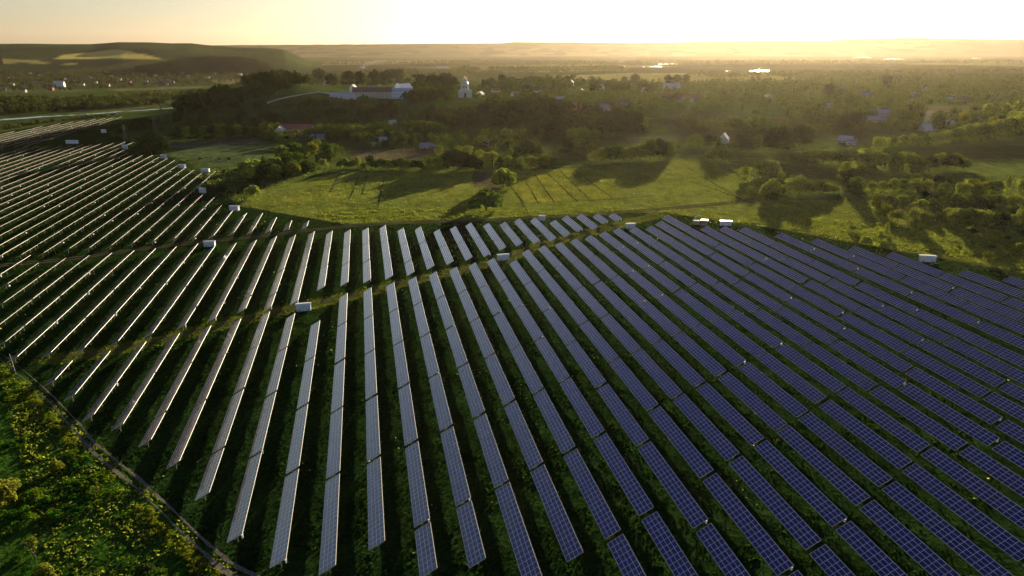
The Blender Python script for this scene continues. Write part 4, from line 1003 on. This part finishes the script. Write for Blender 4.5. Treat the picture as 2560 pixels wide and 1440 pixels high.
# ------------------------------------------------------------------ rough growth on the near bank, weeds and tufts between the rows
def near_growth():
    g = np.random.default_rng(31)
    G = plan(GRAVEL)
    poly = np.vstack([G + np.array((-3.0, -1.5)), [[40, 95], [-20, 80], [-140, 100], [-190, 190]]])
    pts = scatter(None, 4300, 32, world=poly)
    VV, CC = [], []
    for x, y in pts:
        big = float(vnoise(x, y, 14, 41)) * .6 + float(vnoise(x, y, 4.5, 42)) * .4
        if big < .40: 
            if g.random() < .55: continue
        h = g.uniform(.25, .6) + max(0, big - .5) * 4.0 * g.uniform(.4, 1)
        n = int(16 + 55 * h); P, D = crown_pts('bush', n, g)
        V, F = quads(P, D, np.full(n, .105) * g.uniform(.6, 1.4, n), g)
        w = h * g.uniform(1.0, 1.9)
        VV.append(np.c_[V[:, 0] * w + x, V[:, 1] * w + y, V[:, 2] * h + float(zg(x, y))])
        f = g.random(); y_ = np.array((0.075, 0.118, 0.008)) if (big > .60 and f < .55) else np.array((0.018, 0.058, 0.006)) * (.6 + f)
        CC.append(np.tile(y_, (len(V), 1)))
    # weeds on the berm beside the track, sunlight put into their brighter colour
    for k in range(1, len(G) - 1):
        for q in range(10):
            c = G[k] * (1 - q / 10) + G[min(k + 1, len(G) - 1)] * (q / 10)
            if float(vnoise(k * 3.1 + q * .31, 0, 1.0, 77)) < .38: continue
            for _ in range(5):
                x, y = c + g.normal(size=2) * 0.8 + np.array((-3.6, -1.6)); h = g.uniform(.5, 1.3); n = 34
                P, D = crown_pts('bush', n, g); V, F = quads(P, D, np.full(n, .13), g)
                VV.append(np.c_[V[:, 0] * h + x, V[:, 1] * h + y, V[:, 2] * h + float(zg(x, y))]); CC.append(np.tile(np.array((0.105, 0.120, 0.012)), (len(V), 1)))
    V = np.vstack(VV)
    tag(link('undergrowth', np_mesh('undergrowth', V, np.arange(len(V)).reshape(-1, 4), [M['leaf_mass']], col=np.vstack(CC))), 'rough green and yellow weeds on the bank below the gravel track', kind='stuff')
near_growth()
for u, v, h, k, lab in ((90, 1398, 74, 's', 'yellow-green sapling with spreading leaves in the weeds, lower corner'), (112, 1450, 46, 'z', 'bright round bush at the lower edge under the sapling'), (14, 1262, 70, 'z', 'bright yellow-green bush cut by the left edge'), (246, 1238, 40, 's', 'slim upright weed stalk below the gravel track'), (140, 1178, 30, 'z', 'small bright bush on the dark bank'), (360, 1440, 34, 'k', 'dark bush by the lower part of the gravel track')):
    plant(u, v, h, k, lab, None)

def tufts():
    g = np.random.default_rng(51)
    G = plan(GRAVEL); Mi = plan(MID); Up = plan(UPPER)
    def dist(P, x, y):
        d = np.full(len(x), 1e9)
        for k in range(len(P) - 1):
            a, b = P[k], P[k + 1]; ab = b - a; t = np.clip(((x - a[0]) * ab[0] + (y - a[1]) * ab[1]) / (ab @ ab), 0, 1)
            d = np.minimum(d, np.hypot(x - a[0] - t * ab[0], y - a[1] - t * ab[1]))
        return d
    X, Y, Hh = [], [], []
    for n, r0, r1, h in ((110000, 115, 300, .42), (70000, 300, 460, .55), (75000, 380, 680, .45)):
        r = np.sqrt(g.uniform(r0 ** 2, r1 ** 2, n)); a = g.uniform(-.68, .68, n)
        X.append(r * np.sin(a)); Y.append(r * np.cos(a)); Hh.append(np.full(n, h))
    x, y, h = np.concatenate(X), np.concatenate(Y), np.concatenate(Hh)
    dg, dm, du = dist(G, x, y), dist(Mi, x, y), dist(Up, x, y)
    ok = (np.abs(dg - 1.05) > .38) & (np.abs(dm - .9) > .5) & (du > 4.2)
    x, y, h, dm = x[ok], y[ok], h[ok], dm[ok]
    clump = vnoise(x, y, 5.0, 61) * .55 + vnoise(x, y, 1.7, 62) * .45
    ok = clump > g.uniform(.25, .65, len(x)); x, y, h, clump, dm = x[ok], y[ok], h[ok], clump[ok], dm[ok]
    farm = inside(plan(FIELDS[0][0]), x, y)
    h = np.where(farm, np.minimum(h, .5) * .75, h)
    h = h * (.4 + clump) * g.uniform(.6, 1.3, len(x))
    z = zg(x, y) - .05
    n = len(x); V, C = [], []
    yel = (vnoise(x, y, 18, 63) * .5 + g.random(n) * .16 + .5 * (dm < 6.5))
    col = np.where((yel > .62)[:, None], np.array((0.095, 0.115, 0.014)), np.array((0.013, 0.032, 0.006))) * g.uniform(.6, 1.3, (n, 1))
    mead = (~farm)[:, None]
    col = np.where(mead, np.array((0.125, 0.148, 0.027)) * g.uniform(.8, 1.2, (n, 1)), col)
    wht = (g.random(n) < .012) & (vnoise(x, y, 16, 64) > .62)
    col[wht] = (0.42, 0.42, 0.36)
    for k in range(2):
        t = g.uniform(0, math.pi, n); w = h * g.uniform(.35, .7, n)
        dx, dy = np.cos(t) * w, np.sin(t) * w; lx, ly = g.normal(size=n) * h * .3, g.normal(size=n) * h * .3
        q = np.stack([np.c_[x - dx, y - dy, z], np.c_[x + dx, y + dy, z], np.c_[x + lx + dx * .8, y + ly + dy * .8, z + h], np.c_[x + lx - dx * .8, y + ly - dy * .8, z + h * .85]], 1)
        V.append(q.reshape(-1, 3)); C.append(np.repeat(col, 4, axis=0))
    V = np.vstack(V)
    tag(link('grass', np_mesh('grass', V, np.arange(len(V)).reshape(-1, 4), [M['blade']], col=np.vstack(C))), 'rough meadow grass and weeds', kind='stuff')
tufts()

# ------------------------------------------------------------------ buildings
def gable_part(L, W, H, RH, over=0.4, z0=0.0):
    """walls and roof of a plain gabled block, long side along x"""
    w = MB(); w.box(-L / 2, L / 2, -W / 2, W / 2, -1.5 + z0, H + z0, 0)
    for s in (-1, 1):
        p = [(s * L / 2, -W / 2, H + z0), (s * L / 2, W / 2, H + z0), (s * L / 2, 0, H + RH + z0)]
        w.tri(*(p if s > 0 else p[::-1]))
    r = MB(); k = RH / (W / 2); x = L / 2 + over; e = W / 2 + over; t = 0.16
    for s in (-1, 1):
        a, b, c, d = (-x, s * e, H + z0 - over * k + .03), (x, s * e, H + z0 - over * k + .03), (x, 0, H + RH + z0 + .03), (-x, 0, H + RH + z0 + .03)
        up = [(q[0], q[1], q[2] + t) for q in (a, b, c, d)]
        if s > 0: r.quad(up[3], up[2], up[1], up[0]); r.quad(a, b, c, d)
        else: r.quad(*up); r.quad(d, c, b, a)
        r.quad(a, b, up[1], up[0])
    return w, r

def house(u, v, L, W, H, RH, yaw, wall, roof, label, group=None, chimney=True, windows=3, name='house', cat='house', door=True, two=False):
    p = survey(u, v); h = empty(name, tuple(p), facing(p) * 0.5 + yaw); tag(h, label, cat, group)
    w, r = gable_part(L, W, H, RH)
    link('wall', w.mesh('house_wall', [M[wall]]), h); ro = link('roof', r.mesh('house_roof', [M[roof]]), h)
    if chimney:
        c = MB(); c.box(L * .18, L * .18 + .7, -.35, .35, H + RH * .5, H + RH + 1.0); link('chimney', c.mesh('house_chimney', [M['brick']]), ro)
    for lev in range(2 if two else 1):
        for i in range(windows):
            x = -L / 2 + L * (i + .5) / windows + (0.7 if door and i == windows // 2 and lev == 0 else 0)
            z = 1.0 + lev * H * .48
            wm = MB(); wm.box(x - .55, x + .55, -W / 2 - .06, -W / 2 - .004, z, z + 1.3)
            wi = link('window', wm.mesh('house_window', [M['window']]), h)
            fm = MB(); fm.box(x - .7, x + .7, -W / 2 - .1, -W / 2 - .063, z - .13, z - .002); fm.box(x - .7, x + .7, -W / 2 - .1, -W / 2 - .063, z + 1.302, z + 1.43); link('frame', fm.mesh('house_window_frame', [M['white']]), wi)
    if door:
        d = MB(); d.box(-.95, .05, -W / 2 - .07, -W / 2 - .004, 0.0, 2.1); link('door', d.mesh('house_door', [M['wood']]), h)
    return h

# monastery on the hill
house(1000, 246, 44, 16, 11, 5, R(-6), 'blue', 'metal_roof', 'large pale blue two-storey monastery building with sheet roof on the hilltop', windows=11, name='monastery_building', cat='building', two=True, chimney=False)
def gable_hall():
    p = survey(1010, 240); h = empty('monastery_hall', tuple(p), R(64)); tag(h, 'tall white hall with scrolled pale gable rising behind the blue monastery building', 'building')
    w, r = gable_part(34, 14, 13, 7, .5)
    link('wall', w.mesh('hall_wall', [M['white']]), h); link('roof', r.mesh('hall_roof', [M['metal_roof']]), h)
    g = MB()
    for y0, y1, zt in ((-7.6, -5, 15), (-5, -2.5, 18), (-2.5, 2.5, 21.2), (2.5, 5, 18), (5, 7.6, 15)): g.box(-17.9, -17.42, y0 + .01, y1 - .01, 0, zt)
    link('gable', g.mesh('hall_gable', [M['blue']]), h)
    for i in range(5):
        q = MB(); y = -5 + i * 2.5; q.box(-18.0, -17.91, y - .5, y + .5, 6, 9); link('window', q.mesh('hall_window', [M['window']]), h)
gable_hall()
house(932, 243, 62, 15, 8.5, 7, R(-3), 'cream', 'browntile', 'long monastery wing with steep brown roof and white dormer', windows=12, name='monastery_wing', cat='building', chimney=False, two=True)
house(930, 241, 13, 5, 11.5, 4, R(-3), 'white', 'slate', 'wide white dormer block on the brown monastery roof', windows=3, name='dormer_house', cat='building', chimney=False, door=False)
house(884, 232, 12, 11, 8, 5, R(80), 'white', 'slate', 'small white gabled house with rounded front beside the brown roofed wing', windows=2)
house(856, 244, 36, 12, 5, 2.5, R(-4), 'white', 'metal_roof', 'low shed with pale blue metal roof next to the long white wall', windows=5, name='shed', cat='shed', chimney=False)
house(878, 248, 22, 8, 3.5, 1.5, R(-4), 'white', 'metal_roof', 'small flat white outbuilding below the monastery wing', windows=6, name='outbuilding', cat='shed', chimney=False)
house(1200, 240, 18, 10, 3, 4.2, R(70), 'cream', 'white', 'low house with tent-like white roof right of the church', windows=2, chimney=False)
house(1052, 240, 26, 8, 3, 2, R(0), 'cream', 'browntile', 'low brown roofed barn between monastery and church', windows=3, chimney=False)
house(822, 212, 26, 12, 8, 4, R(-10), 'cream', 'slate', 'pale house half hidden by trees at the back of the hill', windows=5)
house(1033, 206, 14, 10, 7, 5, R(60), 'white', 'slate', 'white gable peeping over the trees behind the monastery', windows=2)

def perimeter_wall():
    P = plan([(668, 259), (700, 249), (740, 241), (775, 235), (797, 232), (830, 236)])
    o = survey(740, 241); e = empty('perimeter_wall', (o[0], o[1], o[2])); tag(e, 'long white wall climbing the lawn to the blue roofed shed', 'wall')
    m = MB(); c = MB()
    for a, b in zip(P[:-1], P[1:]):
        n = max(2, int(np.hypot(*(b - a)) / 12))
        for k in range(n):
            q0, q1 = a + (b - a) * k / n, a + (b - a) * (k + 1) / n
            z0, z1 = float(zg(*q0)) - o[2], float(zg(*q1)) - o[2]
            m.bar((q0[0] - o[0], q0[1] - o[1], z0 + .7), (q1[0] - o[0], q1[1] - o[1], z1 + .7), .5, 2.4)
            c.bar((q0[0] - o[0], q0[1] - o[1], z0 + 2.03), (q1[0] - o[0], q1[1] - o[1], z1 + 2.03), 1.0, .25)
    link('wall_face', m.mesh('wall_face', [M['cream']]), e); link('coping', c.mesh('wall_coping', [M['slate']]), e)
perimeter_wall()

def church():
    p = survey(1163, 243); e = empty('church', tuple(p), facing(p)); tag(e, 'white church with stepped tower, gilded dome and cross on the hilltop', 'church')
    b = MB(); b.box(-11, 11, -8, 8, -2, 9); b.box(-8.5, 8.5, -6.5, 6.5, 9.002, 12); link('nave', b.mesh('church_nave', [M['white']]), e)
    for s in (-1, 1):
        g = MB(); x = s * 8.2; g.quad((x - 3, -8.05, 9), (x + 3, -8.05, 9), (x + 2, -8.05, 11.5), (x - 2, -8.05, 11.5)); g.box(x - 2.6, x + 2.6, -8, -6.6, 9.002, 11.4)
        link('side_gable', g.mesh('church_gable', [M['white']]), e)
    t = MB(); t.lathe([(6.0, 12.002), (6.0, 20), (6.4, 20.2), (6.4, 20.8), (5.2, 21.0)], 8); link('tower', t.mesh('church_tower', [M['white']]), e)
    t = MB(); t.lathe([(5.0, 21.0), (5.4, 22.2), (4.6, 24.0), (3.2, 24.8)], 12); link('lower_dome', t.mesh('church_lower_dome', [M['metal_roof']]), e)
    t = MB(); t.lathe([(3.0, 24.5), (3.0, 28.2), (3.4, 28.4), (2.6, 28.8)], 8); link('lantern', t.mesh('church_lantern', [M['white']]), e)
    d = link('dome', (lambda q: (q.lathe([(2.2, 28.8), (3.0, 29.8), (2.8, 31.0), (1.7, 32.2), (.7, 33.0), (.25, 34.2), (0, 34.4)], 14), q.mesh('church_dome', [M['gold']]))[1])(MB()), e)
    c = MB(); c.box(-.18, .18, -.18, .18, 34.2, 37.6); c.box(-.95, .95, -.15, .15, 36.2, 36.5); link('cross', c.mesh('church_cross', [M['gold']]), d)
    for s in (-1, 1):
        w = MB(); w.box(s * 2 - .7, s * 2 + .7, -5.85, -5.4, 14.5, 17.8); link('window', w.mesh('church_window', [M['window']]), e)
    w = MB(); w.box(-1.6, 1.6, -8.16, -8.06, -.5, 6.0)
    w.tri((-1.6, -8.16, 6), (1.6, -8.16, 6), (0, -8.16, 8.0)); link('portal', w.mesh('church_portal', [M['dark']]), e)
church()

# farms and village houses that can be told apart
house(742, 333, 40, 14, 5, 6, R(-6), 'brick', 'redtile', 'large red roofed farmhouse in the trees below the dark wood', windows=6)
house(748, 344, 26, 11, 3.5, 4, R(-3), 'brick', 'redtile', 'lower red roofed annex in front of the big farmhouse', windows=5)
house(702, 338, 12, 11, 6, 4.5, R(80), 'white', 'slate', 'white gable at the left end of the red farmhouse', windows=2)
house(776, 345, 9, 7, 3, 2.5, R(60), 'white', 'metal_roof', 'small white shed at the right end of the red farmhouse', windows=1, chimney=False)
house(808, 348, 14, 8, 3, 3, R(10), 'cream', 'slate', 'grey roofed cottage among bushes right of the red farmhouse', windows=2)
house(982, 312, 9, 7, 3.5, 3, R(30), 'white', 'metal_roof', 'small white hut at the foot of the dark wood', windows=1)
house(939, 365, 7, 5, 2.6, 1.8, R(0), 'white', 'slate', 'tiny white shed at the left edge of the brown field', windows=1, chimney=False)
house(958, 353, 9, 6, 2.8, 2, R(0), 'cream', 'metal_roof', 'garden shed with bright roof above the brown field', windows=1, chimney=False)
house(1065, 370, 12, 7, 3, 2.5, R(-8), 'cream', 'slate', 'cream cottage at the right edge of the brown field', windows=2)
house(1082, 371, 8, 6, 2.6, 2, R(5), 'brick', 'slate', 'small brick shed next to the cream cottage', windows=1, chimney=False)
house(1220, 365, 15, 9, 3.4, 3.5, R(24), 'white', 'slate', 'white house with dark roof hidden in the trees above the hedge', windows=3)
house(1808, 357, 14, 11, 4.5, 6, R(75), 'white', 'slate', 'white gabled house in the hazy tree row under the glare', windows=2)
house(2114, 357, 14, 8, 3.4, 4, R(-30), 'cream', 'metal_roof', 'farmhouse with one shining roof slope behind the long hedge', windows=3)
house(2128, 362, 9, 7, 3.5, 2.5, R(-10), 'white', 'slate', 'little pale annex in front of the shining roofed farmhouse', windows=2)
house(2312, 328, 16, 10, 4, 4.5, R(40), 'cream', 'metal_roof', 'farm house beside the rising smoke', windows=2)
house(2324, 331, 8, 6, 2.6, 1.5, R(-40), 'white', 'white', 'low shed with bright white roof below the smoke', windows=1, chimney=False)
house(2365, 314, 16, 8, 4, 3, R(0), 'white', 'slate', 'pale house behind bushes right of the smoke', windows=3)
house(2178, 304, 34, 10, 4.5, 3, R(-3), 'cream', 'slate', 'long grey farm shed in the hazy village', windows=6, chimney=False)
house(2202, 290, 22, 10, 5, 4, R(0), 'cream', 'metal_roof', 'blue grey roofed barn just behind the long farm shed', windows=3, chimney=False)
house(1678, 226, 34, 14, 8, 7, R(10), 'white', 'metal_roof', 'big house with pale blue roof in the sun-hazed village', windows=4)
house(1702, 255, 66, 14, 6, 6, R(4), 'white', 'redtile', 'long white village school with red roof in the sun haze', windows=10, chimney=False)
house(1571, 212, 14, 9, 4, 5, R(-50), 'cream', 'metal_roof', 'house with a gleaming roof slope at the village edge', windows=2)
house(1512, 277, 14, 9, 4, 5, R(-40), 'cream', 'slate', 'dark roofed house in trees on the rise left of the glare', windows=2)
house(1452, 238, 16, 10, 5, 5, R(70), 'white', 'slate', 'white gable among village trees right of the church', windows=2)
house(1240, 232, 16, 10, 4, 4, R(20), 'white', 'redtile', 'red roofed house among trees right of the tent-roofed house', windows=2)
house(1426, 214, 18, 11, 5, 6, R(70), 'cream', 'slate', 'grey gabled house on the far side of the village', windows=2)
house(2160, 243, 24, 10, 4, 4, R(0), 'cream', 'metal_roof', 'blue grey roofed house in the middle of the hazy gardens', windows=3)
house(2282, 245, 13, 9, 4, 4, R(-30), 'white', 'metal_roof', 'white house with bright roof by the green field', windows=2)
house(2370, 252, 14, 8, 4, 3, R(0), 'white', 'metal_roof', 'first pale house by the far brown field', windows=2)
house(2406, 252, 26, 9, 4, 3, R(0), 'cream', 'slate', 'long pale house next to the far pole', windows=3)
house(2070, 272, 11, 8, 4, 4, R(-30), 'white', 'metal_roof', 'small house with gleaming roof in the hazy orchard', windows=2)
house(1764, 238, 10, 8, 4, 3, R(0), 'white', 'metal_roof', 'white cottage under the big hazy trees', windows=2)
house(1920, 246, 12, 8, 4, 3, R(20), 'white', 'metal_roof', 'white cottage in the sun streak', windows=2)

# river town: plain houses, only walls and roofs show
g = np.random.default_rng(71)
town = [(20, 196), (36, 194), (60, 231), (112, 219), (150, 218), (75, 186), (205, 214), (240, 208), (300, 202), (318, 199), (332, 204), (365, 206), (390, 214), (404, 213), (415, 213), (446, 196), (470, 193), (485, 176), (505, 175), (540, 186), (556, 176), (350, 172), (362, 172), (390, 190), (420, 200), (90, 205), (128, 226), (180, 206), (270, 216), (225, 196), (160, 200), (30, 214), (10, 226), (278, 192), (322, 208), (430, 208), (455, 186), (520, 196), (580, 180), (600, 188), (620, 176), (100, 190), (140, 190), (250, 200)]
town.sort()
for k, (u, v) in enumerate(town):
    big = (u, v) == (150, 218); red = (u, v) in ((318, 199), (332, 204), (322, 208))
    wall, roof = ('white', 'white') if big else (('brick', 'redtile') if red else (('cream', 'brick', 'cream', 'cream')[k % 4], ('slate', 'browntile', 'slate', 'browntile', 'redtile')[k % 5]))
    L = 26 if big else g.uniform(9, 16)
    tone = {'slate': 'grey roofed', 'metal_roof': 'metal roofed', 'browntile': 'brown roofed', 'redtile': 'red roofed', 'white': 'all white'}[roof]
    house(u, v, L, L * .6, 11 if big else g.uniform(3.5, 5.5), 6 if big else g.uniform(3, 5), g.uniform(-.5, .5), wall, roof, 'distant %s house, %s from the left in the river town' % (tone, ordinal(k + 1)), 'houses of the river town', False, 0, door=False)
sheds = [(652, 176, 60), (690, 174, 90), (712, 170.5, 50), (735, 170, 40), (750, 169.5, 40), (905, 170, 26), (1105, 170, 60), (660, 172, 30), (480, 174, 40)]
for k, (u, v, L) in enumerate(sorted(sheds)):
    house(u, v, L, 14, 6, 3, 0, 'white', 'metal_roof', 'distant long white shed, %s from the left behind the wooded knoll' % ordinal(k + 1), 'long white sheds on the plain', False, 0, name='shed', cat='shed', door=False)
g2 = np.random.default_rng(72)
vill = sorted([(1345, 232), (1380, 240), (1410, 232), (1500, 222), (1540, 232), (1610, 230), (1640, 246), (1560, 262), (1480, 256), (1600, 244), (1820, 232), (1850, 250), (1980, 228), (2020, 246), (2110, 232), (2240, 232), (2310, 226), (2450, 230), (2500, 222), (2540, 236), (2480, 246), (1290, 240), (1320, 252), (1400, 258), (1440, 272)])[::2]
for k, (u, v) in enumerate(vill):
    roof = ('slate', 'browntile', 'metal_roof', 'redtile')[k % 4]
    L = g2.uniform(10, 16)
    tone = {'slate': 'grey roofed', 'metal_roof': 'metal roofed', 'browntile': 'brown roofed', 'redtile': 'red roofed'}[roof]
    house(u, v, L, L * .65, g2.uniform(3.5, 5), g2.uniform(3, 4.5), g2.uniform(-.9, .9), ('white', 'cream')[k % 2], roof, 'hazy %s cottage, %s from the left among the village gardens' % (tone, ordinal(k + 1)), 'cottages in the hazy village', False, 0, door=False)

# ------------------------------------------------------------------ smoke and haze
def volume(name, density, col, aniso, noise=None):
    m = bpy.data.materials.new(name); m.use_nodes = True; nt = m.node_tree; N = nt.nodes.new; L = nt.links.new
    nt.nodes.remove(nt.nodes['Principled BSDF']); out = nt.nodes['Material Output']
    pv = N('ShaderNodeVolumePrincipled'); pv.inputs['Color'].default_value = (*col, 1); pv.inputs['Density'].default_value = density; pv.inputs['Anisotropy'].default_value = aniso
    L(pv.outputs[0], out.inputs['Volume']); return m
m = MB(); m.box(-17000, 17000, -600, 17000, -16, 520)
tag(link('haze', m.mesh('haze', [volume('haze', 0.62e-5, (1.0, 0.84, 0.62), 0.66)])), 'evening haze lying over the plain', kind='stuff')

def smoke(u, v, H, w, lean, density, label):
    p = survey(u, v); m = MB(); n = 12; prev = None
    pr = [(0.05, 0), (.35, .1), (.55, .3), (.75, .55), (1, .8), (.8, .95), (.05, 1)]
    for (r0, z0), (r1, z1) in zip(pr[:-1], pr[1:]):
        for k in range(n):
            P = lambda r, z, q: (w * r * math.cos(q) * (1 + .2 * math.sin(3 * q + 9 * z)) + lean * z * z, w * r * math.sin(q), H * z)
            a0, a1 = 2 * math.pi * k / n, 2 * math.pi * (k + 1) / n
            m.quad(P(r0, z0, a0), P(r0, z0, a1), P(r1, z1, a1), P(r1, z1, a0))
    tag(link('smoke', m.mesh('smoke', [volume('smoke', density, (0.95, 0.95, 0.95), 0.3)]), None, tuple(p)), label, kind='stuff')
smoke(2308, 326, 24, 4, 5, 0.005, 'thin white smoke rising from a farm fire')
smoke(905, 173, 50, 45, 130, 0.0004, 'pale smoke drifting over the far plain')
